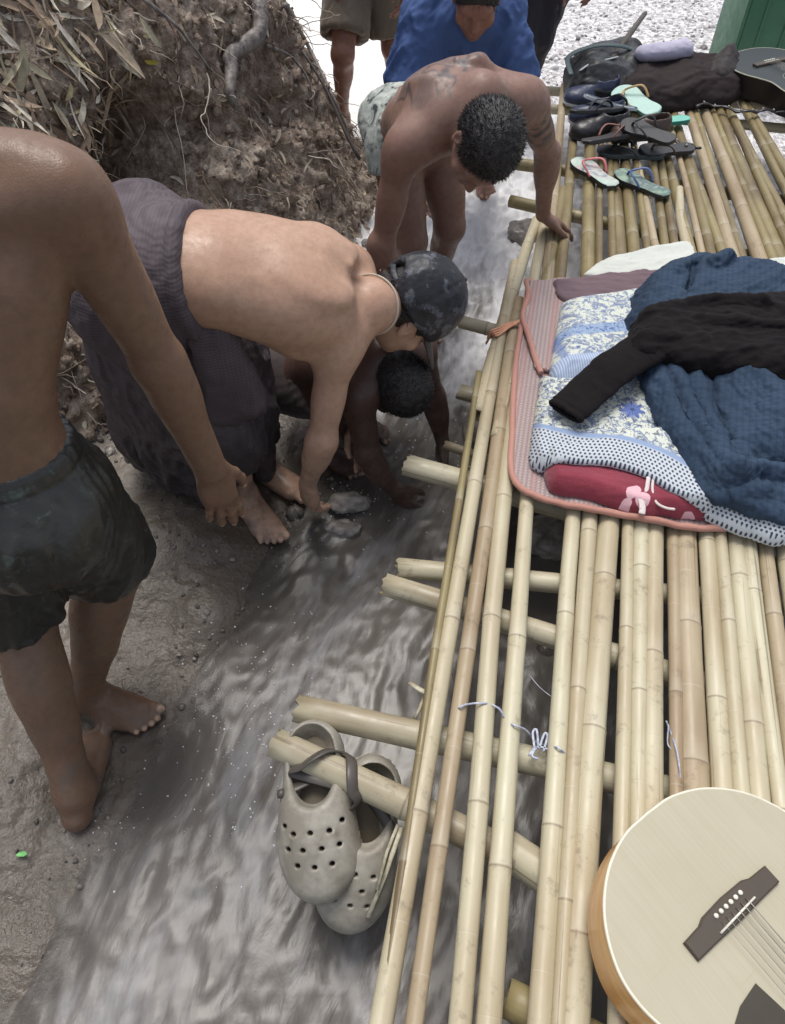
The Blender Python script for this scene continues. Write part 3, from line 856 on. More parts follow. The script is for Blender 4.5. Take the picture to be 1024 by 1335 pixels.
# far deck, older and greener
xt = [720, 737, 769, 784, 797, 808, 824, 838, 849, 861, 873, 889, 902, 915, 929, 943, 957, 972, 986, 1000, 1014, 1030, 1046, 1062]
wt = [13, 13, 15, 9, 9, 14, 14, 9, 9, 9, 10, 13, 9, 14, 11, 14, 11, 15, 10, 15, 11, 14, 12, 13]
for x_, w_ in zip(xt, wt):
    s_ = -.065 + (x_ - 743) * .00199 + rng.normal(0, .026); x_ += rng.normal(0, 1.5)
    deck((x_, 290), (x_ - s_ * 150, 140), w_ * rng.uniform(1.0, 1.3), w_ * rng.uniform(.7, .86), BAMG if rng.random() < .85 else BAMT, 1.95 + rng.uniform(-.1, .1), 3.95 + rng.uniform(-.15, .12))
for k in range(5):                                           # the part beside the frame
    deck((1078 + 16 * k, 290), (1024 + 13 * k, 140), 14, 10, BAMG, 1.9, 3.9)
deck((896, 300), (889, 255), 13, 11, BAM, 2.4, 2.85, drop_=-.018)
# cross beams, in pairs, with broken ends
def beam(p0, p1, z, r, ext=1.35, jag=.03, mat=BEAM):
    a_, b_ = U(*p0, z), U(*p1, z)
    d = unit(b_ - a_)
    return pole([a_, a_ + d * ext / 2 + V(0, 0, .004), a_ + d * ext], r, r * .95, mat, "cross_beam", jag=jag)
Z1 = T - .075
beam((367, 972), (520, 1045), Z1, .0295, 1.5, .02)
beam((400, 926), (560, 962), Z1 - .01, .029, 1.5, .03)
beam((512, 765), (590, 790), Z1, .027, 1.6, .03)
beam((530, 741), (600, 748), Z1, .025, 1.6, .03)
beam((540, 609), (620, 632), Z1, .030, 1.7, .03)
beam((603, 420), (650, 432), Z1, .022, 1.7, .01)
beam((583, 581), (640, 600), Z1 - .06, .014, .7, .01)
beam((605, 512), (650, 525), Z1 - .12, .026, .7, .02)
beam((665, 262), (720, 275), Z1, .024, 1.9, .0, BAMG)
beam((668, 213), (730, 222), Z1, .024, 1.9, .0, BAMG)
beam((702, 141), (760, 146), Z1 - .02, .022, 1.9, .01)
beam((704, 118), (760, 122), Z1 - .02, .022, 1.9, .01)
beam((660, 1105), (740, 1160), Z1, .034, 1.2, .0)
beam((660, 1300), (760, 1350), Z1, .03, 1.1, .0, BAMG)
for px, py in ((600, 985), (960, 1075), (640, 800), (980, 860), (690, 640), (745, 240), (1010, 270)):   # posts down to the stream bed
    p = U(px, py, Z1 - .03); pole([V(p[0], p[1], -.12), V(p[0], p[1], Z1 - .04)], .026, .025, BAMG, "post")
# lashings
CORD = (lambda m: (m.set(m.ramp(m.noise(m.coord(), 120, 2), [(.35, lin(150, 158, 182)), (.7, lin(206, 208, 216))])), m.m)[1])(Mat("pale_blue_cord", .6))
OCORD = (lambda m: (m.set(lin(214, 158, 126)), m.m)[1])(Mat("orange_cord", .6))
def cord(px_pts, z, r, mat, name="cord_tie", lift=None, n=8):
    P_ = [U(p[0], p[1], (z if len(p) < 3 else p[2])) for p in px_pts]
    mb = MB(); tube(mb, catmull(P_, n), r, 6)
    o = mb.build(name, mat); o.parent = plat; o.matrix_basis = PI_
    return o
zt = T + .0055
cord([(590, 925, T - .03), (600, 922), (606, 919, T + .004), (612, 918, T - .004), (619, 917, T + .004), (626, 917), (633, 917, T + .004), (640, 918, T - .004), (646, 921, T + .004), (652, 925), (662, 940, T - .01), (672, 946), (686, 952, T - .02), (700, 968, T - .06), (716, 972, T - .03), (728, 975), (740, 985, T - .02)], zt, .0022, CORD)
for a_ in ([(697, 975), (695, 955), (700, 952), (702, 972)], [(703, 976), (710, 957), (714, 960), (709, 980)], [(690, 985), (700, 974), (720, 978)], [(700, 974), (694, 985), (702, 990)]):
    cord(a_, T - .03, .0026, CORD)
cord([(690, 880, T - .1), (705, 897, T - .08), (724, 912, T - .03)], zt, .001, CORD)
cord([(869, 940), (876, 958, T - .012), (884, 985), (888, 1020, T - .01)], zt + .002, .0018, CORD)
cord([(872, 945), (871, 970, T - .012), (880, 980, T - .01)], zt, .0015, CORD)
for k in range(4):
    cord([(636 + 3 * k, 441, T - .06), (640 + 2 * k, 432 + 2 * k), (652, 427 + 3 * k, T + .006), (664, 421 + 2 * k), (672, 420 + k, T + .012), (680, 417, T + .02)], zt, .0035, OCORD)
cord([(640, 432), (638, 440, T - .02), (634, 448, T - .05)], zt, .0035, OCORD)
cord([(650, 428), (648, 440, T - .01), (650, 450, T - .02)], zt, .003, OCORD)
# split strips and splinters by the clogs
def splint(pts, r, lab):
    mb = MB(); tube(mb, np.array(pts), r, 6, .4)
    return tag(mb.build("bamboo_splint", BEAM2), lab, "splint", "split bamboo strips by the deck edge")
BEAM2 = (lambda m: (m.set(m.ramp(m.noise(m.coord(scale=(30, 30, 4)), 3, 4), [(.3, lin(160, 150, 122)), (.7, lin(206, 200, 178))])), m.m)[1])(Mat("split_bamboo", .5))
splint([U(524, 1078, .30), U(503, 1140, .24), U(480, 1196, .2)], .005, "longest split strip hanging below the clog toe")
splint([U(519, 1075, .30), U(505, 1110, .27), U(492, 1160, .24)], .0035, "thinner split strip between clogs and deck edge")
splint([U(534, 890, .34), U(548, 899, .36), U(560, 906, .36)], .006, "short white splinter sticking out of the deck edge above the clogs")
splint([U(556, 902, .35), U(547, 925, .33), U(538, 942, .31)], .004, "thin splinter hanging from the short white one")
# ------------------------------------------------------------------ people
def skin_mat(name, base, dark, red, rough=.45):
    m = Mat(name, rough, .4); P = m.coord()
    n1 = m.noise(P, 7, 4); n2 = m.noise(P, 55, 5, .65); vv = m.vor(P, 330)
    c = m.mix(m.ramp(n1, [(.3, 0.), (.7, .55)]), base, red)
    c = m.mix(m.ramp(n2, [(.4, 0.), (.75, .35)]), c, dark)
    c = m.mix(m.attr('tone'), c, dark)
    c = m.mix(m.attr('pale'), c, lin(222, 186, 160))
    c = m.mix(m.attr('ink'), c, lin(58, 58, 64))
    zz = m.sep(P)[2]; md = m.math('MULTIPLY', m.ramp(m.math('DIVIDE', zz, .5), [(.0, 1.), (.95, 0.)]), m.ramp(m.noise(P, 22, 6, .7), [(.46, 0.), (.62, .75)]))
    c = m.mix(md, c, lin(104, 94, 84))
    m.set(c, m.mix(md, m.ramp(n2, [(.3, rough - .14), (.7, rough + .18)]), (.25, .25, .25, 1)), m.bump(vv, .16, .0015, m.bump(n2, .22, .003)),
          Subsurface_Weight=.12, Subsurface_Scale=.01)
    m.b.inputs['Subsurface Radius'].default_value = (1, .35, .2)
    return m.m
def ortho(f, u):
    f = unit(f); u = unit(u - f * np.dot(u, f)); return f, u, np.cross(f, u)      # forward, up, right
def head_sdf(S, H, f, u, s=1.0, k=.015, ears=True):
    f, u, r = ortho(f, u); A = (r, f, u)
    at = lambda x, y, z: H + s * (x * r + y * f + z * u)
    e = lambda p, rad, kk=k, sub=False: S.ell(at(*p), s * V(rad), A, kk * s, sub)
    e((0, -.012, .025), (.074, .094, .088), .02)
    e((0, .025, -.03), (.064, .068, .075), .03)
    e((0, .045, -.075), (.042, .042, .04), .03)
    e((0, .075, -.098), (.020, .016, .016), .02)
    e((0, .078, .022), (.052, .016, .014), .02)                  # brow
    for q in (-1, 1):
        e((q * .033, .090, -.002), (.017, .014, .012), .010, True) # eye socket
        e((q * .032, .073, -.002), (.0135, .013, .0125), .003)    # eyeball
        e((q * .032, .082, .006), (.016, .008, .005), .005)       # lid
        e((q * .044, .062, -.035), (.022, .02, .02), .02)         # cheek
        if ears:
            e((q * .076, -.008, -.012), (.010, .019, .031), .006)
            e((q * .083, -.002, -.010), (.006, .009, .017), .004, True)
            e((q * .076, -.004, -.040), (.007, .009, .010), .005)
    S.cone(at(0, .086, .012), at(0, .108, -.032), .008 * s, .0125 * s, .012 * s)
    for q in (-1, 1): e((q * .012, .098, -.036), (.009, .010, .008), .006)
    e((0, .092, -.063), (.024, .011, .006), .006); e((0, .090, -.074), (.020, .010, .007), .005)
    S.cone(at(-.02, .103, -.0685), at(.02, .103, -.0685), .002 * s, .002 * s, .003 * s, True)
    return at
def hand_sdf(S, wr, d, n, th, s=1.0, curl=.35, spread=.10, tcurl=.5, curls=None):
    """wr wrist, d towards the fingers, n out of the back of the hand, th = side of the thumb (unit, across)"""
    d = unit(d); n = unit(n - d * np.dot(n, d)); t = np.cross(d, n); t = t if np.dot(t, th) > 0 else -t
    tips = []
    kn = []
    for i, (off, ln, b) in enumerate(((.027, .085, .094), (.009, .094, .098), (-.010, .088, .093), (-.028, .070, .084))):
        k_ = wr + s * (d * b + t * off + n * (.004 - .004 * abs(i - 1.2)))
        kn.append(k_)
        S.cone(wr + s * (d * .012 + t * off * .55), k_, .0135 * s, .0115 * s, .012 * s)
        dd = unit(d + t * (1.5 - i) * spread); q = k_
        a_ = 0; cu = curls[i] if curls else curl * (1 + .12 * i)
        r_ = (.0100, .0103, .0098, .0086)[i]
        for j, fr in enumerate((.46, .31, .23)):
            a_ += cu * (.7, 1.0, .7)[j]
            v_ = dd * math.cos(a_) - n * math.sin(a_)
            e_ = q + v_ * ln * fr * s
            S.cone(q, e_, s * r_ * (1, .92, .84)[j], s * r_ * (.92, .84, .74)[j], .004 * s)
            S.ell(q + n * .002 * s, s * r_ * 1.04, None, .004 * s)
            q = e_
        tips.append((q, v_, n * math.cos(a_) + dd * math.sin(a_), r_ * s))
    S.ell(wr + s * (d * .052 - n * .006), s * V(.040, .050, .015), (t, d, n), .015 * s)
    b = wr + s * (d * .022 + t * .022 - n * .006)
    S.ell(wr + s * (d * .040 + t * .024 - n * .010), s * V(.017, .034, .016), (t, d, n), .015 * s)
    v1 = unit(d * .75 + t * .62 - n * .28); m1 = b + v1 * .044 * s
    v2 = unit(d * .9 + t * (.42 - .5 * tcurl) - n * (.2 + .4 * tcurl)); m2 = m1 + v2 * .034 * s
    v3 = unit(d * 1 + t * (.2 - .7 * tcurl) - n * (.2 + .5 * tcurl)); m3 = m2 + v3 * .026 * s
    S.cone(b, m1, .0155 * s, .0125 * s, .012 * s); S.cone(m1, m2, .0122 * s, .0112 * s, .005 * s); S.cone(m2, m3, .0112 * s, .0086 * s, .005 * s)
    tips.append((m3, v3, n, .009 * s))
    return tips, kn
def foot_sdf(S, an, d, s=1.0, up=V(0, 0, 1), inner=1):
    """an ankle (about 7.5 cm over the sole); inner = +1 when the big toe lies to the left of d"""
    d = unit(d - up * np.dot(d, up)); l = np.cross(up, d) * inner       # towards the big toe
    at = lambda x, y, z: an + s * (d * x + l * y + up * z)
    S.ell(at(-.045, 0, -.045), s * V(.034, .030, .032), (d, l, up), .02 * s)
    S.cone(at(0, 0, .01), at(-.03, 0, -.03), .034 * s, .03 * s, .03 * s)
    S.flat(at(0, 0, -.012), at(.125, .004, -.056), .040 * s, .040 * s, l, .72, .03 * s)
    S.cone(at(-.01, -.016, -.052), at(.11, -.026, -.060), .024 * s, .018 * s, .02 * s)
    S.cone(at(.02, .02, -.040), at(.135, .024, -.058), .022 * s, .021 * s, .025 * s)
    S.cone(at(.0, .032, -.002), at(.0, .03, .004), .013 * s, .013 * s, .012 * s); S.cone(at(-.008, -.032, -.008), at(-.008, -.03, 0), .012 * s, .012 * s, .012 * s)
    tips = []
    for i, (y, x, ln, r_) in enumerate(((.030, .142, .042, .0135), (.010, .150, .036, .0095), (-.006, .146, .032, .0090), (-.021, .138, .029, .0086), (-.034, .127, .026, .0084))):
        a_ = at(x - .012, y, -.058 + r_ - .010); m_ = at(x + ln * .5, y * 1.08, -.056 + r_ - .009 + .004); e_ = at(x + ln, y * 1.12, -.066 + r_ - .005)
        S.cone(a_, m_, r_ * s, r_ * .95 * s, .007 * s); S.cone(m_, e_, r_ * .95 * s, r_ * .92 * s, .004 * s)
        tips.append((e_, unit(e_ - m_), up, r_ * s))
    return tips
def body_sdf(j, s=1.0, lean=1.0, feet=True, head=True, muscle=1.0):
    """the bare body over the joints j: pel che neck H hf hu, shL elL wrL ..., hipL knL anL ...; lists of finger and toe tips come back"""
    S = SDF(); J = {k: V(v) for k, v in j.items() if k[0] != '_'}
    P_, C_, N_ = J['pel'], J['che'], J['neck']
    lp = unit(J['hipR'] - J['hipL']); lc = unit(J['shR'] - J['shL'])
    W_ = J['waist'] if 'waist' in J else lerp(P_, C_, .48)
    upp = unit(W_ - P_); upc = unit(N_ - C_)
    fp = unit(np.cross(upp, lp)); fc = unit(np.cross(upc, lc)); lw = unit(lp + lc); fw = unit(np.cross(unit(C_ - P_), lw))
    q = s * lean
    S.ell(P_, (.158 * q, .108 * q, .115 * s), (lp, fp, upp), .03)
    S.flat(P_, W_, .150 * q, .134 * q, lw, .72, .05); S.flat(W_, C_, .134 * q, .152 * q, lw, .70, .05)
    S.ell(lerp(C_, N_, .12), (.150 * q, .108 * q, .165 * s), (lc, fc, upc), .05)
    mid = lerp(J['shL'], J['shR'], .5)
    S.flat(lerp(mid, J['shL'], .75), lerp(mid, J['shR'], .75), .068 * q, .068 * q, unit(np.cross(lc, fc)), .85, .05)
    nb = N_ - upc * .03 * s
    for sd in 'LR':
        sh = J['sh' + sd]; sg = 1 if sd == 'R' else -1
        S.cone(N_ + upc * .02 * s, lerp(N_, sh, .8), .042 * s, .036 * s, .05)                    # trapezius
        S.cone(sh - lc * sg * .03 * q, lerp(W_, C_, .35) + lc * sg * .085 * q - fc * .02 * s, .050 * s, .052 * s, .05)    # latissimus
        S.ell(lerp(C_, N_, .32) + lc * sg * .078 * q + fc * .075 * q, (.062 * q, .028 * q, .055 * s), (lc, fc, upc), .04)  # pectoral
        S.ell(lerp(C_, N_, .38) + lc * sg * .078 * q - fc * .088 * q, (.044 * q, .016 * q, .070 * s), (unit(lc + .25 * sg * upc), fc, unit(upc - .25 * sg * lc)), .03)   # shoulder blade
        S.cone(lerp(C_, N_, .62) + lc * sg * .065 * q - fc * .074 * q, sh - fc * .030 * s, .013 * s, .018 * s, .04)        # its spine
        S.cone(N_ + fc * .055 * q + lc * sg * .02, lerp(N_, sh, .85) + fc * .035 * q, .010 * s, .011 * s, .02)             # collar bone
        S.cone(P_ + upp * .02 + lp * sg * .030 * q - fp * .092 * q, lerp(C_, N_, .3) + lc * sg * .030 * q - fc * .085 * q, .024 * s, .020 * s, .03)   # erector
        S.ell(P_ + lp * sg * .072 * q - fp * .060 * q - upp * .055 * s, (.082 * q, .080 * q, .085 * s), (lp, fp, upp), .03)
        # arm
        el, wr = J['el' + sd], J['wr' + sd]
        ud, fd = unit(el - sh), unit(wr - el)
        S.ell(sh + ud * .022 * s + lc * sg * .006, s * V(.052, .052, .066), (np.cross(ud, fc), np.cross(ud, np.cross(ud, fc)), ud), .035)
        S.cone(sh, el, .046 * s, .036 * s, .03)
        bic = unit(np.cross(np.cross(ud, fd) if np.linalg.norm(np.cross(ud, fd)) > .1 else lc, ud))
        S.ell(lerp(sh, el, .55) + bic * .008 * s, s * V(.036, .036, .085), (bic, np.cross(ud, bic), ud), .02)
        S.ell(lerp(sh, el, .50) - bic * .012 * s, s * V(.034, .036, .095), (bic, np.cross(ud, bic), ud), .02)
        S.ell(el - bic * .006 * s, s * .036, None, .02)
        S.cone(el, wr, .037 * s, .0255 * s, .02)
        S.ell(lerp(el, wr, .24) + lc * sg * .006 * s, s * V(.041, .037, .085), (lc, np.cross(fd, lc), fd), .03)
        # leg
        hp, kn, an = J['hip' + sd], J['kn' + sd], J['an' + sd]
        td, sd_ = unit(kn - hp), unit(an - kn)
        ff = unit(J['ft' + sd]); ff3 = unit(ff - sd_ * np.dot(ff, sd_))
        S.cone(hp, kn, .082 * s, .052 * s, .04)
        ft_ = ff - td * np.dot(ff, td)
        ft_ = unit(ft_ if np.linalg.norm(ft_) > .25 else V(0, 0, 1) - td * td[2])
        S.ell(lerp(hp, kn, .45) + ft_ * .012 * s, s * V(.066, .066, .17), (np.cross(td, ft_), ft_, td), .04)
        S.ell(kn + ff3 * .012 * s, s * V(.046, .046, .055), (np.cross(sd_, ff3), ff3, sd_), .03)
        S.cone(kn, an, .048 * s, .032 * s, .03)
        S.ell(lerp(kn, an, .28) - ff3 * .018 * s, s * V(.046, .045, .105), (np.cross(sd_, ff3), ff3, sd_), .03)
        S.cone(lerp(kn, an, .1) + ff3 * .022 * s, lerp(kn, an, .9) + ff3 * .008 * s, .022 * s, .018 * s, .02)
        S.cone(an - ff3 * .018 * s + sd_ * -.06 * s, an - ff3 * .030 * s, .016 * s, .014 * s, .02)
    for t in np.linspace(.1, .95, 7): S.ell(lerp(lerp(P_, C_, .4), N_ - fc * .02, t) - lerp(fp, fc, t) * .094 * q, .007 * s, None, .02)
    tips = {'hand': [], 'toe': [], 'kn': []}
    if head:
        H, f, u = J['H'], unit(J['hf']), unit(J['hu'])
        S.cone(N_, H - u * .05 * s - f * .025 * s, .058 * s, .052 * s, .03)
        J['_at'] = head_sdf(S, H, f, u, s)
    for sd in 'LR':
        if 'hd' + sd in J:
            t_, k_ = hand_sdf(S, J['wr' + sd], J['hd' + sd], J['hn' + sd], J['ht' + sd], s, **j.get('_h' + sd, {}))
            tips['hand'] += t_; tips['kn'] += k_
        if feet: tips['toe'] += foot_sdf(S, J['an' + sd], J['ft' + sd], s, inner=1 if sd == 'R' else -1)
    return S, tips, J
def tones(v, n, tips, s=1.0):
    """pigment: nails and soles paler, knuckles and creases darker"""
    tone = np.clip(.10 * noise3(v * 9) + .08 * noise3(v * 31), 0, 1); pale = np.zeros(len(v))
    for (p, d, up, r_) in tips['hand'] + tips['toe']:
        c = p + up * r_ * .75 + d * r_ * .1
        pale = np.maximum(pale, .6 * sstep(r_ * .95, r_ * .55, np.linalg.norm(v - c, axis=1)))
    for c in tips['kn']: tone = np.maximum(tone, .5 * np.exp(-(np.linalg.norm(v - c, axis=1) / (.014 * s)) ** 2))
    return tone, pale
def make_person(j, mat, res, label, s=1.0, lean=1.0, ink=None, extra=None, group=None, **kw):
    S, tips, J = body_sdf(j, s, lean, **kw)
    if extra: extra(S, J)
    v, q = S.mesh(res, smooth=1)
    keep = [t_[0] for t_ in tips['hand'] + tips['toe']] + tips['kn'] + [J['wr' + sd] for sd in 'LR'] + [J['an' + sd] for sd in 'LR']
    dm = np.full(len(v), 9.)
    for c in keep: dm = np.minimum(dm, np.linalg.norm(v - c, axis=1))
    dm = np.minimum(dm, np.linalg.norm(v - J['H'], axis=1) - .08 * s)
    w_ = sstep(.07, .15, dm)[:, None]; v2 = v
    for _ in range(int(14 * (.005 / res) ** 2)): v2 = laplace(v2, q, .6)
    v = v + (v2 - v) * w_
    n = normals(v, q)
    v = v + n * (.0012 * fbm(v * 14, 3))[:, None]
    tone, pale = tones(v, n, tips, s)
    ik = np.zeros(len(v)) if ink is None else ink(v, n)
    o = mesh_np("person", v, q, mat, attrs={'tone': tone, 'pale': pale, 'ink': ik})
    tag(o, label, "person", group)
    return o, J, S
def part(name, S, res, mat, parent, fold=None, smooth=1, bb=None, attrs=None):
    v, q = S.mesh(res, bb, smooth)
    if fold is not None:
        n = normals(v, q); v = v + n * fold(v)[:, None]
    return mesh_np(name, v, q, mat, parent, attrs=attrs(v) if attrs else None)
HAIR = (lambda m: (m.set(m.ramp(m.noise(m.coord(), 130, 4), [(.3, lin(22, 20, 21)), (.7, lin(48, 44, 44))]), (.42,) * 1 and .42, m.bump(m.noise(m.coord(), 260, 3), .8, .004)), m.m)[1])(Mat("black_hair", .42, .5))
def hair(J, s, parent, mat=HAIR, n=2600, fringe=.03, len_=.016, res=.004):
    at = J['_at']; f, u, r = ortho(J['hf'], J['hu']); A = (r, f, u)
    S = SDF()
    S.ell(at(0, -.014, .030), s * V(.0815, .101, .096), A, .02)
    S.ell(at(0, -.05, -.02), s * V(.066, .058, .070), A, .03)
    S.cut(at(0, .073, .045), unit(f * .85 - u * .5), .012)
    S.ell(at(0, .10, -.03), s * V(.066, .12, .078), A, .010, True)
    for q in (-1, 1): S.ell(at(q * .09, .0, -.025), s * V(.03, .03, .043), A, .008, True)
    S.cut(at(0, 0, -.072), -u, .01)
    v, q = S.mesh(res, None, 1)
    nn = normals(v, q)
    v = v + nn * (.004 * s * fbm(v * 45, 3, ridged=True))[:, None]
    mb = MB(); mb.add(v, q)
    H = at(0, -.02, .03)
    pick = rng.integers(0, len(v), n)
    for p, m_ in zip(v[pick], nn[pick]):                     # short tufts that break the outline
        if np.dot(p - H, u) < -.06 * s: continue
        d = unit(m_ + .9 * rng.normal(size=3) * .5 - u * .3); l_ = len_ * s * rng.uniform(.5, 1.3)
        e_ = unit(np.cross(d, m_ + .01)) * .0011 * s
        mb.add(np.array([p - e_ - m_ * .002, p + e_ - m_ * .002, p + d * l_ * .6 + e_ * .6, p + d * l_ + m_ * .003 - u * .003]), np.array([[0, 1, 2, 3]]))
    return mb.build("hair", mat, parent)
def cloth_mat(name, a_, b_, rough=.8, spec=.25, weave=500, amt=.6, wet=None):
    m = Mat(name, rough, spec); P = m.coord()
    n1 = m.noise(P, 8, 4); n2 = m.noise(P, weave, 2)
    m.set(m.mix(m.ramp(n1, [(.3, 0.), (.7, amt)]), a_, b_), wet or rough, m.bump(n2, .25, .002, m.bump(m.noise(P, 40, 4), .25, .006)))
    m.b.inputs['Sheen Weight'].default_value = .15
    return m.m
def wrinkles(amp, sx, dirn, seed=0, fine=.35, long=.28):
    d = unit(dirn); a_ = unit(np.cross(d, V(.3, .9, .2))); b_ = np.cross(d, a_)
    def fn(v):
        q = np.stack([v @ a_, v @ b_, (v @ d) * long], -1) * sx + seed
        q = q + .6 * np.stack([noise3(v * 5 + seed), noise3(v * 5 + 9), noise3(v * 5 + 21)], -1)
        return amp * (fbm(q, 3, ridged=True) + fine * fbm(v * sx * 2.2 + seed, 3))
    return fn

SK1 = skin_mat("skin_left_man", lin(124, 98, 78), lin(82, 62, 50), lin(122, 90, 73), .40)
SK2 = skin_mat("skin_longyi_man", lin(188, 154, 131), lin(122, 91, 74), lin(180, 139, 117), .40)
SK3 = skin_mat("skin_child", lin(78, 57, 50), lin(56, 40, 35), lin(80, 56, 48), .42)
SK4 = skin_mat("skin_tattooed_man", lin(136, 107, 93), lin(86, 65, 56), lin(134, 98, 86), .44)
SK5 = skin_mat("skin_blue_shirt", lin(146, 104, 86), lin(90, 60, 50), lin(146, 98, 80), .42)

# 1. the man at the left edge, seen from behind
z = V(0, 0, 1)
J1 = dict(pel=(-.69, .86, .86), waist=(-.685, .875, 1.0), che=(-.655, .955, 1.17), neck=(-.665, 1.0, 1.375), H=(-.70, 1.08, 1.50), hf=(.05, .8, -.45), hu=(.15, .4, .9),
          shL=(-.86, 1.06, 1.28), shR=(-.445, .985, 1.305), elL=(-.93, 1.12, 1.04), wrL=(-.90, 1.20, .82), elR=(-.405, 1.02, .99), wrR=(-.372, 1.04, .70),
          hdR=(.08, -.06, -1), hnR=(.55, -.8, .05), htR=(.8, .55, .1), hdL=(.2, .3, -1), hnL=(-1, 0, 0), htL=(.1, 1, 0),
          hipL=(-.77, .87, .80), hipR=(-.605, .86, .80), knL=(-.79, .84, .44), anL=(-.735, .605, .078), ftL=(-.10, 1, 0), knR=(-.625, .98, .45), anR=(-.775, .85, .088), ftR=(1, -.32, 0),
          _hR=dict(curl=.14, spread=.07, tcurl=.1))
def cr1(S, J):
    for sd in 'LR':                                              # strong calves and thighs
        kn, an, ff = J['kn' + sd], J['an' + sd], unit(J['ft' + sd]); d = unit(an - kn)
        S.ell(lerp(kn, an, .30) - ff * .018, (.060, .060, .125), (np.cross(d, ff), unit(ff - d * np.dot(d, ff)), d), .03)
        S.cone(kn, lerp(kn, an, .6), .058, .046, .03); S.cone(lerp(kn, an, .6), an, .044, .036, .03)
    S.cone(J['shR'], J['elR'], .050, .040, .02); S.cone(J['elR'], J['wrR'], .042, .030, .02)
p1, K1, S1 = make_person(J1, SK1, .0043, "bare chested man in wet black shorts standing at the left edge with his back turned", 1.0, 1.02, extra=cr1)
hair(K1, 1.0, p1, res=.006, n=300)
SH1 = cloth_mat("wet_black_nylon", lin(44, 42, 43), lin(58, 56, 57), .35, .5, 300)
m = Mat("patterned_wet_shorts", .34, .5); P = m.coord(); n1 = m.noise(P, 26, 5, .7, .6)
m.set(m.mix(m.ramp(n1, [(.58, 0.), (.66, .40)]), m.mix(m.ramp(m.noise(P, 6, 3), [(.35, 0.), (.7, 1.)]), lin(36, 36, 34), lin(54, 54, 50)), lin(92, 108, 102)), normal=m.bump(m.noise(P, 60, 4), .4, .006))
def shorts(J, parent, mat, hemL, hemR, rl, rr, res=.006, s=1.0, wz=.10, fold=.010, waistr=.155, cutup=True):
    S = SDF(); P_ = V(J['pel']); lp = unit(V(J['hipR']) - V(J['hipL'])); W_ = V(J['waist']) if 'waist' in J else lerp(P_, V(J['che']), .48)
    up = unit(W_ - P_); fp = unit(np.cross(up, lp))
    S.flat(P_ - up * .01, P_ + up * wz, .172 * s, waistr * s, lp, .78, .03)
    for sg in (-1, 1): S.ell(P_ + lp * sg * .072 * s - fp * .065 * s - up * .06 * s, (.10 * s, .092 * s, .10 * s), (lp, fp, up), .04)
    for sd, hem, r_ in (('L', hemL, rl), ('R', hemR, rr)):
        hp, kn = V(J['hip' + sd]), V(J['kn' + sd])
        d = unit(kn - hp); e_ = lerp(hp, kn, hem)
        S.cone(hp, e_ + d * .10, .100 * s, r_, .045)
    for sd, hem in (('L', hemL), ('R', hemR)):
        hp, kn = V(J['hip' + sd]), V(J['kn' + sd]); d = unit(kn - hp); e_ = lerp(hp, kn, hem)
        def cutter(X, Y, Z, e_=e_, d=d):
            h = (X - e_[0]) * d[0] + (Y - e_[1]) * d[1] + (Z - e_[2]) * d[2]
            r2 = (X - e_[0]) ** 2 + (Y - e_[1]) ** 2 + (Z - e_[2]) ** 2 - h * h
            return np.maximum(-h, np.sqrt(np.maximum(r2, 0)) - .15)
        S.func(cutter, .006, True)
        S.cone(lerp(hp, kn, hem - .12), e_ + d * .05, .058 * s, r_ * .93 if sd == 'L' else r_ * .93, .006, True)
    if cutup: S.cut(P_ + up * wz, up, .006)
    fw_, fg_ = wrinkles(fold, 11, V(.15, .2, 1), 3, .12, .14), wrinkles(fold * .35, 30, up, 13, .2, .15)
    def fold_(v):
        h = wz - (v - P_) @ up; band = sstep(.032, .026, h); return fw_(v) * sstep(.0, .10, h) + fg_(v) * sstep(.02, .05, h) + .0045 * band * (1 + .25 * np.sin(40 * np.arctan2((v - P_) @ fp, (v - P_) @ lp)))
    return part("shorts", S, res, mat, parent, fold_, 1)
shorts(J1, p1, m.m, .90, .80, .092, .098, .0055, 1.0, .085, .015)

# 2. the man in the longyi, bent over in front
J2 = dict(pel=(-.56, 1.53, .85), waist=(-.44, 1.475, .885), che=(-.27, 1.50, .835), neck=(-.055, 1.555, .74), H=(.045, 1.640, .665), hf=(.42, .10, -.9), hu=(.92, .12, .40),
          shL=(-.115, 1.725, .735), shR=(-.135, 1.455, .69), elL=(-.10, 1.79, .49), wrL=(-.09, 1.66, .27), elR=(-.185, 1.395, .435), wrR=(-.245, 1.44, .215),
          hdR=(-.05, .10, -1), hnR=(-.75, -.65, .05), htR=(.5, .8, -.1), hdL=(.1, -.35, -.9), hnL=(0, 1, 0), htL=(-1, -.3, 0),
          hipL=(-.56, 1.62, .80), hipR=(-.555, 1.44, .80), knL=(-.42, 1.62, .46), anL=(-.43, 1.655, .088), ftL=(.86, -.5, 0), knR=(-.43, 1.46, .46), anR=(-.462, 1.515, .088), ftR=(.62, -.80, 0),
          _hR=dict(curl=.45, spread=.08, tcurl=.5), _hL=dict(curl=.5))
def ribs(S, J):
    for t in (.15, .35, .55):                                   # a hint of ribs on the flank
        c = lerp(V(J['waist']), V(J['che']), .5 + t * .7)
        S.cone(c + V(.02, -.09, .05), c + V(.0, -.11, -.05), .010, .010, .03)
p2, K2, S2 = make_person(J2, SK2, .0044, "bare chested man in purple grey longyi and black cap bending over to wash his feet", 1.0, 1.0, extra=ribs)
hair(K2, 1.0, p2, res=.0045, n=1200, len_=.012)
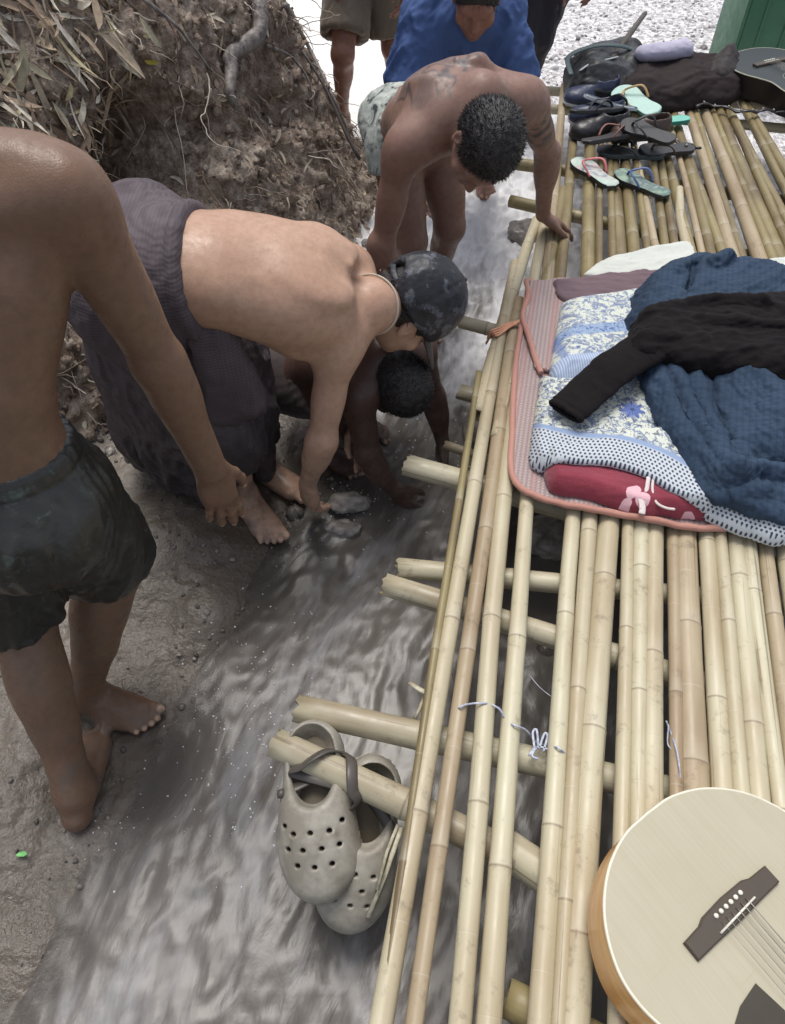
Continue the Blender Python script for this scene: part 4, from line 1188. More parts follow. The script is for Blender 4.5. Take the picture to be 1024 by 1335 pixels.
# longyi
m = Mat("longyi_cotton", .8, .25); P = m.coord()
n1 = m.noise(P, 5, 5, .6); wv = m.n('ShaderNodeTexWave'); wv.bands_direction = 'Z'; wv.inputs['Scale'].default_value = 40; wv.inputs['Distortion'].default_value = .5; m.t.links.new(P, wv.inputs['Vector'])
wv2 = m.n('ShaderNodeTexWave'); wv2.bands_direction = 'X'; wv2.inputs['Scale'].default_value = 36; wv2.inputs['Distortion'].default_value = .5; m.t.links.new(P, wv2.inputs['Vector'])
c = m.mix(m.ramp(n1, [(.35, 0.), (.65, .7)]), lin(92, 84, 87), lin(66, 59, 61))
c = m.mix(m.math('MULTIPLY', wv.outputs['Fac'], .18), c, lin(140, 128, 138))
c = m.mix(m.math('MULTIPLY', wv2.outputs['Fac'], .22), c, lin(66, 55, 62))
sx = m.sep(P)
wetz = m.ramp(m.math('ADD', m.math('MULTIPLY', sx[2], 1.0), m.math('MULTIPLY', n1, .25)), [(.40, .75), (.85, 0.)])
m.set(m.mix(wetz, c, lin(50, 44, 45)), m.mix(wetz, (.8, .8, .8, 1), (.4, .4, .4, 1)), m.bump(wv.outputs['Fac'], .15, .0015, m.bump(m.noise(P, 400, 2), .2, .002)))
LONG = m.m
S = SDF()
CUT2 = V(-.425, 1.48, .88); up2 = unit(V(J2['waist']) - V(J2['pel'])); lp2 = V(0, -1, 0)
S.flat(V(-.575, 1.53, .845), V(-.445, 1.477, .882), .172, .150, V(.1, -1, 0), .83, .04)
S.ell(V(-.625, 1.55, .825), (.135, .185, .145), None, .06); S.ell(V(-.595, 1.635, .865), (.125, .125, .130), None, .05)
for a_, b_, ra, rb in ((V(-.57, 1.45, .80), V(-.46, 1.47, .46), .105, .100), (V(-.46, 1.47, .46), V(-.47, 1.51, .16), .098, .088),
                       (V(-.58, 1.61, .80), V(-.45, 1.62, .46), .110, .10), (V(-.45, 1.62, .46), V(-.46, 1.645, .16), .10, .09),
                       (V(-.63, 1.57, .78), V(-.70, 1.62, .30), .12, .10), (V(-.70, 1.62, .30), V(-.725, 1.635, .14), .10, .075),
                       (V(-.60, 1.55, .6), V(-.58, 1.59, .15), .14, .13)): S.cone(a_, b_, ra, rb, .08)
S.flat(V(-.46, 1.48, .878), V(-.40, 1.487, .87), .150, .143, V(.1, -1, 0), .80, .04)
S.cut(CUT2, unit(V(1, -.05, .13)), .006)
S.cut(V(-.58, 1.57, .135), unit(V(-.12, 0, -1)), .006)
for a_, b_, r_ in ((V(-.45, 1.50, .05), V(-.44, 1.48, .26), .075), (V(-.44, 1.64, .05), V(-.44, 1.63, .26), .075), (V(-.62, 1.6, .05), V(-.60, 1.58, .22), .10)): S.cone(a_, b_, r_, r_ * .8, .02, True)
fA, fB = wrinkles(.024, 11, V(.12, .15, 1), 5, .12, .13), wrinkles(.005, 30, V(.2, 1, -.5), 8, .2, .2)
def lfold(v):
    w_ = sstep(.95, .55, v[:, 2])
    tw = (v - CUT2) @ unit(V(1, -.05, .13))
    hem = .006 * np.exp(-((tw + .012) / .008) ** 2) - .004 * np.exp(-((tw + .03) / .007) ** 2)
    return fA(v) * (.12 + .9 * w_) + fB(v) * .8 + hem
part("longyi", S, .0055, LONG, p2, lfold)
# tucked knot of the longyi hanging at the belly
S = SDF(); S.cone(V(-.40, 1.38, .80), V(-.36, 1.40, .58), .035, .05, .03); S.cone(V(-.42, 1.37, .78), V(-.42, 1.40, .55), .03, .05, .03)
part("longyi_knot", S, .006, LONG, p2, wrinkles(.013, 15, V(.15, .1, 1), 2, .2, .12))
# cap
f_, u_, r_ = ortho(J2['hf'], J2['hu']); A = (r_, f_, u_); at = K2['_at']
m = Mat("black_cap_cloth", .5, .4); P = m.coord(); nn_ = m.noise(P, 26, 4, .65, .2)
rp = at(-.01, -.085, .075)
dv = m.n('ShaderNodeVectorMath', operation='DISTANCE'); m.t.links.new(P, dv.inputs[0]); dv.inputs[1].default_value = rp
c = m.mix(m.ramp(nn_, [(.53, 0.), (.62, .6)]), lin(40, 41, 46), lin(112, 116, 124))
c = m.mix(m.ramp(m.math('ADD', m.math('DIVIDE', dv.outputs['Value'], .045), m.math('MULTIPLY', nn_, .8)), [(.75, .8), (1.0, 0.)]), c, lin(116, 48, 50))
m.set(c, m.ramp(nn_, [(.3, .30), (.7, .6)]), m.bump(m.noise(P, 420, 2), .3, .002, m.bump(nn_, .35, .01)))
CAP = m.m
S = SDF(); S.ell(at(0, -.016, .040), (.097, .120, .118), A, .02); S.cut(at(0, 0, .002), unit(-u_ + f_ * .12), .006)
S.ell(at(0, -.014, .0), (.090, .112, .085), A, .004, True); S.ell(at(0, -.125, .022), (.03, .035, .024), A, .008, True)
cp = part("cap", S, .004, CAP, p2, lambda v: .004 * fbm(v * 17, 3, ridged=True) - .002 * np.abs(np.cos(np.arctan2((v - at(0, -.014, 0)) @ r_, (v - at(0, -.014, 0)) @ f_) * 3)) ** 30)
S = SDF(); S.flat(at(0, .07, .022), at(0, .150, -.004), .074, .058, r_, .09, .01); S.ell(at(0, .02, -.02), (.09, .075, .04), A, .008, True)
v, q = S.mesh(.003, None, 1)
x_ = (v - at(0, 0, 0)) @ r_; v = v - u_ * (x_ ** 2 * 4.2)[:, None]
vis = mesh_np("visor", v, q, CAP); vis.parent = cp
S = SDF(); S.ell(at(0, -.01, .158), .008, None, .002); bt = part("button", S, .003, CAP, cp)
mb = MB(); tube(mb, catmull([at(-.07, -.09, .035), at(-.04, -.118, .016), at(0, -.126, .012), at(.04, -.118, .016), at(.07, -.09, .035)]), .008, 8, .3, up=f_); mb.build("strap", CAP, cp)
# cord round the neck
mb = MB(); N_, fc = V(J2['neck']), unit(V(J2['hf']))
ax_ = unit(V(J2['H']) - u_ * .05 - f_ * .025 - N_); s1_ = unit(np.cross(ax_, V(0, 0, 1))); s2_ = np.cross(s1_, ax_)
ang = np.linspace(0, 2 * np.pi, 60)
tube(mb, [N_ + ax_ * (.012 - .02 * math.cos(t)) + .072 * (s1_ * math.sin(t) + s2_ * math.cos(t) * .95) for t in ang], .0026 * (1 + .35 * np.abs(np.sin(ang * 30))), 7)
mb.build("necklace", (lambda m: (m.set(lin(188, 176, 160)), m.m)[1])(Mat("pale_cord", .5)), p2)

# 3. the child crouching underneath
J3 = dict(pel=(-.27, 1.86, .30), che=(-.14, 1.77, .42), neck=(-.04, 1.69, .475), H=(.012, 1.645, .405), hf=(.25, -.2, -.92), hu=(.62, -.72, .25),
          shL=(.075, 1.775, .44), shR=(-.10, 1.60, .415), elL=(.125, 1.775, .255), wrL=(.165, 1.735, .085), elR=(-.075, 1.565, .215), wrR=(.0, 1.545, .075),
          hdL=(.05, -.12, -1), hnL=(.8, .3, 0), htL=(-.6, -.8, 0), hdR=(.5, -.1, -.7), hnR=(-.3, -.8, .2), htR=(.3, .4, .5),
          hipL=(-.23, 1.93, .26), hipR=(-.31, 1.80, .26), knL=(.0, 1.88, .33), anL=(-.15, 1.92, .06), ftL=(.85, -.5, 0), knR=(-.12, 1.66, .33), anR=(-.24, 1.75, .06), ftR=(.85, -.5, 0),
          _hL=dict(curl=.4), _hR=dict(curl=.4))
p3, K3, S3 = make_person(J3, SK3, .0055, "dark haired child crouching beneath the bent man with both arms in the water", .90, .92)
hair(K3, .98, p3, res=.0045, n=3000, len_=.007)
shorts(J3, p3, cloth_mat("child_shorts", lin(58, 50, 50), lin(74, 64, 62), .7), .75, .75, .075, .075, .007, .8, .09, .008, .14)

# 4. the tattooed man reaching for the deck
J4 = dict(pel=(.075, 2.50, .765), che=(.15, 2.30, .90), neck=(.235, 2.165, .985), H=(.245, 2.015, .915), hf=(-.18, -.42, -.85), hu=(.42, -.80, .42),
          shL=(.385, 2.245, .945), shR=(.03, 2.115, .865), elL=(.49, 2.385, .735), wrL=(.53, 2.48, .475), elR=(-.03, 2.10, .585), wrR=(-.02, 2.09, .335),
          hdL=(.62, .42, -.50), hnL=(.35, .3, .85), htL=(.5, -.8, 0), hdR=(.15, -.1, -1), hnR=(-.8, -.4, 0), htR=(.3, -.9, 0),
          hipL=(.15, 2.56, .71), hipR=(.005, 2.46, .71), knL=(.205, 2.50, .42), anL=(.165, 2.58, .10), ftL=(.3, -.95, 0), knR=(.065, 2.40, .42), anR=(.06, 2.47, .10), ftR=(.5, -.85, 0),
          _hL=dict(curls=[.25, .28, .3, .35], spread=.16, tcurl=.1), _hR=dict(curl=.4))
def ink4(v, n):
    c = lerp(V(J4['che']), V(J4['neck']), .35); lc = unit(V(J4['shR']) - V(J4['shL'])); up = unit(V(J4['neck']) - V(J4['che'])); fc = np.cross(up, lc)
    x, y = (v - c) @ lc, (v - c) @ up
    back = sstep(.1, .5, n @ -fc)
    reg = sstep(1.0, .8, ((x + .01) / .18) ** 2 + ((y + .03) / .17) ** 2)
    w_ = noise3(np.stack([np.abs(x) * 14 + .4, y * 14, 0 * x + 1.7], -1)) + .35 * noise3(np.stack([np.abs(x) * 34, y * 34, 0 * x], -1))
    ln = np.exp(-(w_ / .10) ** 2) + .45 * sstep(.10, .35, w_)
    arm = sstep(.10, .06, np.linalg.norm(v - lerp(V(J4['shL']), V(J4['elL']), .35), axis=1)) * sstep(.0, .2, noise3(v * 38)) * .8
    return np.clip(back * reg * ln * .85 + arm, 0, .8)
p4, K4, S4 = make_person(J4, SK4, .0050, "bare backed man with a back tattoo leaning down with one hand on the bamboo", .98, 1.0, ink=ink4)
hair(K4, 1.0, p4, res=.004, n=5200, len_=.008)
m = Mat("pale_floral_shorts", .7, .3); P = m.coord(); n1 = m.noise(P, 24, 4, .6, .8)
m.set(m.ramp(n1, [(.36, lin(58, 62, 62)), (.44, lin(150, 156, 150)), (.6, lin(190, 194, 186)), (.68, lin(110, 122, 112))]), normal=m.bump(m.noise(P, 50, 4), .3, .006))
FLO = m.m
shorts(J4, p4, FLO, .12, .16, .100, .100, .006, .90, .085, .007)

# 5. the one in the blue shirt behind him
J5 = dict(pel=(.28, 3.40, .80), waist=(.275, 3.33, .88), che=(.265, 3.22, .95), neck=(.27, 3.06, 1.02), H=(.285, 2.945, 1.085), hf=(-.05, -.80, -.60), hu=(0, -.55, .8),
          shL=(.415, 3.10, .98), shR=(.10, 3.10, .965), elL=(.46, 3.06, .73), wrL=(.44, 3.24, .56), elR=(.065, 3.05, .70), wrR=(.09, 3.0, .47),
          hdL=(-.1, -.2, -1), hnL=(.9, -.2, 0), htL=(-.5, -.9, 0), hdR=(.1, -.2, -1), hnR=(-.9, -.2, 0), htR=(.5, -.9, 0),
          hipL=(.37, 3.42, .75), hipR=(.20, 3.40, .75), knL=(.42, 3.42, .43), anL=(.44, 3.60, .12), ftL=(.1, -1, 0), knR=(.20, 3.30, .43), anR=(.20, 3.42, .12), ftR=(0, -1, 0))
DZ5 = -.075
for k_ in J5:
    if k_[:2] in ('pe', 'wa', 'ch', 'ne', 'H', 'sh', 'el', 'wr', 'hi'): J5[k_] = tuple(V(J5[k_]) + V(0, 0, DZ5))
p5, K5, S5 = make_person(J5, SK5, .007, "person in a loose blue t-shirt bending forward behind the tattooed man", 1.0, 1.0)
hair(K5, 1.0, p5, res=.006, n=900)
m = Mat("blue_jersey", .75, .25); P = m.coord()
m.set(m.mix(m.ramp(m.noise(P, 7, 4), [(.35, 0.), (.7, .7)]), lin(76, 99, 147), lin(58, 78, 122)), normal=m.bump(m.noise(P, 300, 2), .2, .002))
S = SDF(); D5 = V(0, 0, DZ5); a5 = unit(V(J5['shR']) - V(J5['shL']))
S.flat((V(.275, 3.36, .80) + D5), (V(.265, 3.16, .98) + D5), .185, .17, a5, .72, .05)
S.flat((V(.30, 3.08, .985) + D5), (V(.22, 3.08, .97) + D5), .09, .09, V(0, .3, 1), .9, .05)
S.flat((V(.27, 3.12, .93) + D5), (V(.275, 3.12, .62) + D5), .155, .185, a5, .55, .06)
S.cone(V(J5['shL']) + V(-.02, 0, 0), V(J5['elL']) + V(.0, 0, .06), .078, .078, .05)
S.cone(V(J5['shR']) + V(.03, 0, 0), V(J5['elR']) + V(.005, 0, .06), .088, .092, .05)
S.flat((V(.27, 3.08, 1.035) + D5), V(.30, 2.96, 1.03), .062, .068, a5, .9, .015, True)
S.flat((V(.27, 3.07, 1.03) + D5), V(.275, 2.93, .90), .055, .034, a5, .9, .012, True)
for sd, zz in (('L', .05), ('R', .09)):
    e_ = V(J5['el' + sd]) + V(0, 0, zz - (.02 if sd == 'R' else 0)); d = unit(V(J5['el' + sd]) - V(J5['sh' + sd])); S.cone(e_ - d * .07, e_ + d * .06, .06, .075, .006, True)
    def ct(X, Y, Z, e_=e_, d=d):
        h = (X - e_[0]) * d[0] + (Y - e_[1]) * d[1] + (Z - e_[2]) * d[2]; r2 = (X - e_[0]) ** 2 + (Y - e_[1]) ** 2 + (Z - e_[2]) ** 2 - h * h
        return np.maximum(-h, np.sqrt(np.maximum(r2, 0)) - .115)
    S.func(ct, .006, True)
S.cut((V(.27, 3.2, .62) + D5), V(0, .15, -1), .008)
S.flat((V(.27, 3.14, .58) + D5), (V(.27, 3.14, .80) + D5), .17, .13, a5, .5, .02, True)
part("t_shirt", S, .0065, m.m, p5, wrinkles(.024, 13, V(.12, -.1, 1), 11, .2))
shorts(J5, p5, cloth_mat("dark_shorts", lin(52, 52, 60), lin(66, 66, 76)), .9, .9, .09, .09, .009, 1.0, .08)

# 6. legs of the one walking at the top
J6 = dict(pel=(-.12, 4.16, .88), che=(-.10, 4.14, 1.18), neck=(-.10, 4.12, 1.40), H=(-.10, 4.06, 1.52), hf=(.2, -1, -.2), hu=(0, 0, 1),
          shL=(.08, 4.12, 1.33), shR=(-.29, 4.16, 1.33), elL=(.12, 4.06, 1.04), wrL=(.08, 3.92, .82), elR=(-.33, 4.12, 1.04), wrR=(-.28, 4.0, .85),
          hdL=(-.3, -.2, -1), hnL=(.9, -.2, 0), htL=(-.5, -.9, 0), hdR=(.1, -.2, -1), hnR=(-.9, -.2, 0), htR=(.5, -.9, 0),
          hipL=(-.03, 4.17, .82), hipR=(-.20, 4.16, .82), knL=(.0, 4.10, .48), anL=(.06, 4.30, .14), ftL=(.3, -1, 0), knR=(-.235, 3.92, .51), anR=(-.27, 4.15, .135), ftR=(-.3, -1, 0))
p6, K6, S6 = make_person(J6, SK5, .008, "person in wet tan shorts stepping over the bright sand at the top edge", 1.0, 1.0)
hair(K6, 1.0, p6, res=.009, n=100)
shorts(J6, p6, cloth_mat("tan_shorts", lin(120, 108, 92), lin(92, 82, 72), .6), .86, .80, .105, .112, .008, 1.0, .09, .012)
S = SDF(); S.flat(V(-.11, 4.15, .98), V(-.10, 4.13, 1.36), .175, .17, V(1, 0, 0), .72, .05); S.cone(V(J6['shL']), V(.10, 4.09, 1.15), .08, .075, .05); S.cone(V(J6['shR']), V(-.31, 4.14, 1.15), .08, .075, .05)
S.flat(V(-.10, 4.12, 1.40), V(-.10, 4.10, 1.5), .075, .08, V(1, 0, 0), .9, .01, True)
part("t_shirt", S, .009, FLO, p6, wrinkles(.012, 13, V(0, 0, 1), 2))
# 7. the one in dark clothes behind the blue shirt
J7 = dict(pel=(.76, 4.30, .90), che=(.76, 4.28, 1.2), neck=(.76, 4.26, 1.42), H=(.76, 4.20, 1.54), hf=(-.4, -1, -.2), hu=(0, 0, 1),
          shL=(.94, 4.26, 1.35), shR=(.58, 4.28, 1.35), elL=(.98, 4.2, 1.06), wrL=(.94, 4.06, .84), elR=(.55, 4.24, 1.06), wrR=(.58, 4.10, .86),
          hdL=(-.1, -.2, -1), hnL=(.9, -.2, 0), htL=(-.5, -.9, 0), hdR=(.1, -.2, -1), hnR=(-.9, -.2, 0), htR=(.5, -.9, 0),
          hipL=(.84, 4.31, .84), hipR=(.68, 4.29, .84), knL=(.74, 4.24, .48), anL=(.70, 4.32, .10), ftL=(.0, -1, 0), knR=(.64, 4.20, .48), anR=(.60, 4.34, .10), ftR=(-.2, -1, 0))
p7, K7, S7 = make_person(J7, SK5, .009, "person in dark trousers standing at the top edge behind the blue shirt", 1.0, 1.0)
hair(K7, 1.0, p7, res=.01, n=50)
DK = cloth_mat("dark_cotton", lin(44, 40, 44), lin(58, 54, 58))
S = SDF(); S.flat(V(.76, 4.30, .86), V(.76, 4.29, 1.0), .17, .155, V(1, 0, 0), .75, .04)
for sd in 'LR': S.cone(V(J7['hip' + sd]), V(J7['kn' + sd]), .095, .064, .05); S.cone(V(J7['kn' + sd]), V(J7['an' + sd]) + V(0, 0, .08), .064, .052, .04)
part("trousers", S, .009, DK, p7, wrinkles(.008, 18, V(0, 0, 1), 4))
S = SDF(); S.flat(V(.76, 4.30, .96), V(.76, 4.27, 1.38), .175, .17, V(1, 0, 0), .72, .05); S.cone(V(J7['shL']), V(.97, 4.22, 1.15), .08, .075, .05); S.cone(V(J7['shR']), V(.56, 4.26, 1.15), .08, .075, .05)
S.flat(V(.76, 4.26, 1.42), V(.76, 4.24, 1.52), .075, .08, V(1, 0, 0), .9, .01, True)
part("shirt", S, .009, DK, p7, wrinkles(.010, 13, V(0, 0, 1), 6))
# ------------------------------------------------------------------ things on the deck
def poly_sd(X, Y, poly):
    """signed distance to a closed polygon (negative inside), over broadcastable X, Y"""
    poly = np.asarray(poly, float); d = None; ins = None
    for i in range(len(poly)):
        a_, b_ = poly[i], poly[i - 1]
        ex, ey = b_ - a_; wx, wy = X - a_[0], Y - a_[1]
        t = np.clip((wx * ex + wy * ey) / (ex * ex + ey * ey + 1e-12), 0, 1)
        q = (wx - ex * t) ** 2 + (wy - ey * t) ** 2
        d = q if d is None else np.minimum(d, q)
        c = (a_[1] <= Y) != (b_[1] <= Y)
        s_ = (Y - a_[1]) * (b_[0] - a_[0]) / (b_[1] - a_[1] if b_[1] != a_[1] else 1e-9) + a_[0]
        h = c & (X < s_)
        ins = h if ins is None else ins ^ h
    return np.where(ins, -1, 1) * np.sqrt(d)
def outline(px_pts, z_, smooth=4):
    p = np.array([U(a_, b_, z_)[:2] for a_, b_ in px_pts])
    if smooth > 1:
        c = catmull(np.vstack([p, p[:1]]), smooth)[:-1]; return c
    return p
def grow(fn_sd, H, edge):
    return lambda x, y: H * np.sqrt(np.clip(sstep(0, edge, -fn_sd(x, y)), 0, 1))
def cloth_slab(name, poly, bot, top, res, mat, parent=None, fold=None, attrs=None, k=.008, smooth=1, zmax=.25):
    """cloth lying between two height functions inside an outline, with rounded edges"""
    lo, hi = poly.min(0), poly.max(0)
    S = SDF()
    def fn(X, Y, Z):
        sd = poly_sd(X[:, :, 0], Y[:, :, 0], poly)[:, :, None].astype(np.float32)
        xx, yy = np.broadcast_arrays(X[:, :, 0], Y[:, :, 0])
        t_, b_ = top(xx, yy)[:, :, None], bot(xx, yy)[:, :, None]
        gx = 1.0
        a_ = np.maximum(Z - t_, b_ - Z)
        h = np.clip(.5 + .5 * (sd - a_) / k, 0, 1)
        return (a_ * (1 - h) + sd * h + k * h * (1 - h)).astype(np.float32)
    S.func(fn)
    v, q = S.mesh(res, ((lo[0], lo[1], T - .02), (hi[0], hi[1], T + zmax)), smooth)
    if fold is not None:
        n = normals(v, q); v = v + n * fold(v)[:, None]
    return mesh_np(name, v, q, mat, parent, attrs=attrs(v) if attrs else None)
const = lambda c: (lambda x, y: c + 0 * x)
DX = unit(V(.29, 1.395)); DXR = V(DX[1], -DX[0])                      # along and across the deck

# sleeping mat with orange trim
m = Mat("woven_mat", .85, .2); P = m.coord(rot=(0, 0, math.radians(12)))
s_ = m.sep(P)
st = m.math('SINE', m.math('MULTIPLY', s_[0], 520.0)); st2 = m.math('SINE', m.math('MULTIPLY', s_[1], 620.0)); st3 = m.math('SINE', m.math('MULTIPLY', s_[0], 90.0))
c = m.mix(m.math('MULTIPLY', m.math('ADD', st, 1.0), .30), lin(152, 136, 136), lin(192, 184, 176))
c = m.mix(m.math('MULTIPLY', m.math('ADD', st2, 1.0), .22), c, lin(160, 130, 130))
c = m.mix(m.ramp(st3, [(.55, 0.), (.8, .35)]), c, lin(178, 132, 126))
m.set(c, normal=m.bump(m.math('MULTIPLY', st, st2), .4, .003))
MATM = m.m
TRIM = cloth_mat("orange_trim", lin(188, 138, 124), lin(168, 120, 107), .75, .25, 300)
mat_px = [(690, 368), (760, 362), (850, 350), (960, 345), (1060, 340), (1120, 420), (1150, 560), (1140, 690), (1060, 688), (960, 690), (880, 686), (800, 670), (735, 658), (672, 630), (668, 560), (672, 480), (681, 420)]
mp_ = outline(mat_px, T + .012)
matH = lambda x, y: T + .014 + .006 * noise3(np.stack([x * 9, y * 9, 0 * x], -1)) + .004 * noise3(np.stack([x * 30, y * 12, 0 * x + 4], -1))
mat_o = cloth_slab("sleeping_mat", mp_, const(T + .002), matH, .005, MATM, k=.004)
tag(mat_o, "pinkish woven sleeping mat with an orange bound edge spread on the bamboo", "mat")
def edge_tube(name, poly_px, z_, r, mat, parent, H=None, wav=.003):
    p = np.array([U(a_, b_, z_) for a_, b_ in poly_px]); c = catmull(p, 10)
    if H is not None: c[:, 2] = H(c[:, 0], c[:, 1]) + r * .3
    c[:, 2] += wav * noise3(c * 25)
    mb = MB(); tube(mb, c, r * (1 + .15 * noise3(c * 60)), 8); return mb.build(name, mat, parent)
edge_tube("edge_trim", mat_px[7:] + [mat_px[0]], T + .012, .0085, TRIM, mat_o, matH)
# its folded-back flap
fl_px = [(690, 366), (750, 362), (832, 372), (836, 420), (800, 470), (704, 482), (697, 455), (684, 415)]
fo_ = outline(fl_px, T + .028)
flap = cloth_slab("folded_flap", fo_, lambda x, y: matH(x, y) + .002, lambda x, y: matH(x, y) + .016, .005, MATM, mat_o, k=.004)
edge_tube("edge_trim", [(686, 366), (689, 385), (682, 412), (690, 440), (701, 475), (706, 486)], T + .03, .0085, TRIM, mat_o)
MAUVE = cloth_mat("mauve_cotton", lin(112, 92, 98), lin(88, 72, 78), .85)
o = cloth_slab("mauve_cloth", outline([(722, 366), (790, 358), (860, 352), (870, 385), (800, 396), (735, 392)], T + .035), const(T + .014), lambda x, y: T + .040 + .008 * noise3(np.stack([x * 12, y * 30, 0 * x], -1)), .005, MAUVE, fold=wrinkles(.004, 30, V(1, -.1, 0), 3))
tag(o, "mauve folded cloth under the pillow at the mat's far edge", "cloth")
WHT = cloth_mat("white_cotton", lin(206, 208, 200), lin(186, 192, 184), .8)
o = cloth_slab("white_cloth", outline([(762, 358), (790, 338), (840, 325), (893, 316), (905, 335), (870, 352), (800, 362)], T + .03), const(T + .004), lambda x, y: T + .034 + .012 * noise3(np.stack([x * 9, y * 14, 0 * x], -1)), .005, WHT, fold=wrinkles(.005, 22, V(1, .2, 0), 5))
tag(o, "crumpled white cloth lying between the mat and the far bamboo", "cloth")
o = cloth_slab("white_cloth", outline([(998, 338), (1040, 334), (1080, 345), (1070, 365), (1010, 356)], T + .03), const(T + .004), const(T + .03), .006, WHT, fold=wrinkles(.005, 22, V(1, .2, 0), 6))
tag(o, "scrap of white cloth at the right edge behind the blue shirt", "cloth")

# red blanket
red_px = [(708, 592), (760, 585), (900, 560), (1080, 560), (1100, 660), (1030, 690), (985, 684), (950, 676), (907, 671), (864, 669), (834, 668), (776, 648), (740, 641), (718, 634), (710, 612)]
rp_ = outline(red_px, T + .035)
redE = lambda x, y: np.sqrt(np.clip(-poly_sd(x, y, rp_) / .025, 0, 1))
redH = lambda x, y: T + .016 + .048 * redE(x, y)
m = Mat("red_blanket", .9, .2); P = m.coord(); s_ = m.sep(P)
dist = None
c = m.mix(m.ramp(m.noise(P, 9, 4), [(.35, 0.), (.7, .6)]), lin(140, 58, 72), lin(116, 46, 58))
for (px, py, rx, ry, rot) in ((826, 642, .026, .020, .5), (838, 650, .022, .022, -.5), (818, 652, .018, .014, .2), (905, 664, .024, .012, -.3)):
    c0 = U(px, py, T + .06)
    mp = m.n('ShaderNodeMapping'); mp.vector_type = 'TEXTURE'; mp.inputs['Location'].default_value = (c0[0], c0[1], 0); mp.inputs['Rotation'].default_value = (0, 0, rot); mp.inputs['Scale'].default_value = (rx, ry, 1000); m.t.links.new(P, mp.inputs[0])
    ln = m.n('ShaderNodeVectorMath', operation='LENGTH'); m.t.links.new(mp.outputs[0], ln.inputs[0])
    c = m.mix(m.ramp(m.math('ADD', ln.outputs['Value'], m.math('MULTIPLY', m.noise(P, 40, 2), .4)), [(.95, 1.), (1.1, 0.)]), c, lin(222, 178, 186))
m.set(c, normal=m.bump(m.noise(P, 300, 3), .5, .004)); m.b.inputs['Sheen Weight'].default_value = .3
red = cloth_slab("red_blanket", rp_, lambda x, y: matH(x, y) + .001, redH, .0045, m.m, fold=wrinkles(.004, 16, V(DXR[0], DXR[1], 0), 8, .4), k=.014)
tag(red, "folded red blanket with pale bow print under the dotted sheet", "blanket")
CW = cloth_mat("white_tape", lin(222, 210, 206), lin(206, 192, 190), .7)
for px_pts, r, w_ in (([(846, 622), (843, 640), (838, 655), (836, 664)], .0055, .4), ([(852, 622), (851, 640), (856, 655), (868, 662), (880, 664)], .0035, .8), ([(836, 650), (838, 662), (837, 670)], .008, .3)):
    mb = MB(); p = catmull([U(a_, b_, T + .077 - .0006 * (b_ - 620)) for a_, b_ in px_pts], 6); tube(mb, p, r, 8, w_, up=(0, -.6, .8)); mb.build("ribbon", CW, red)

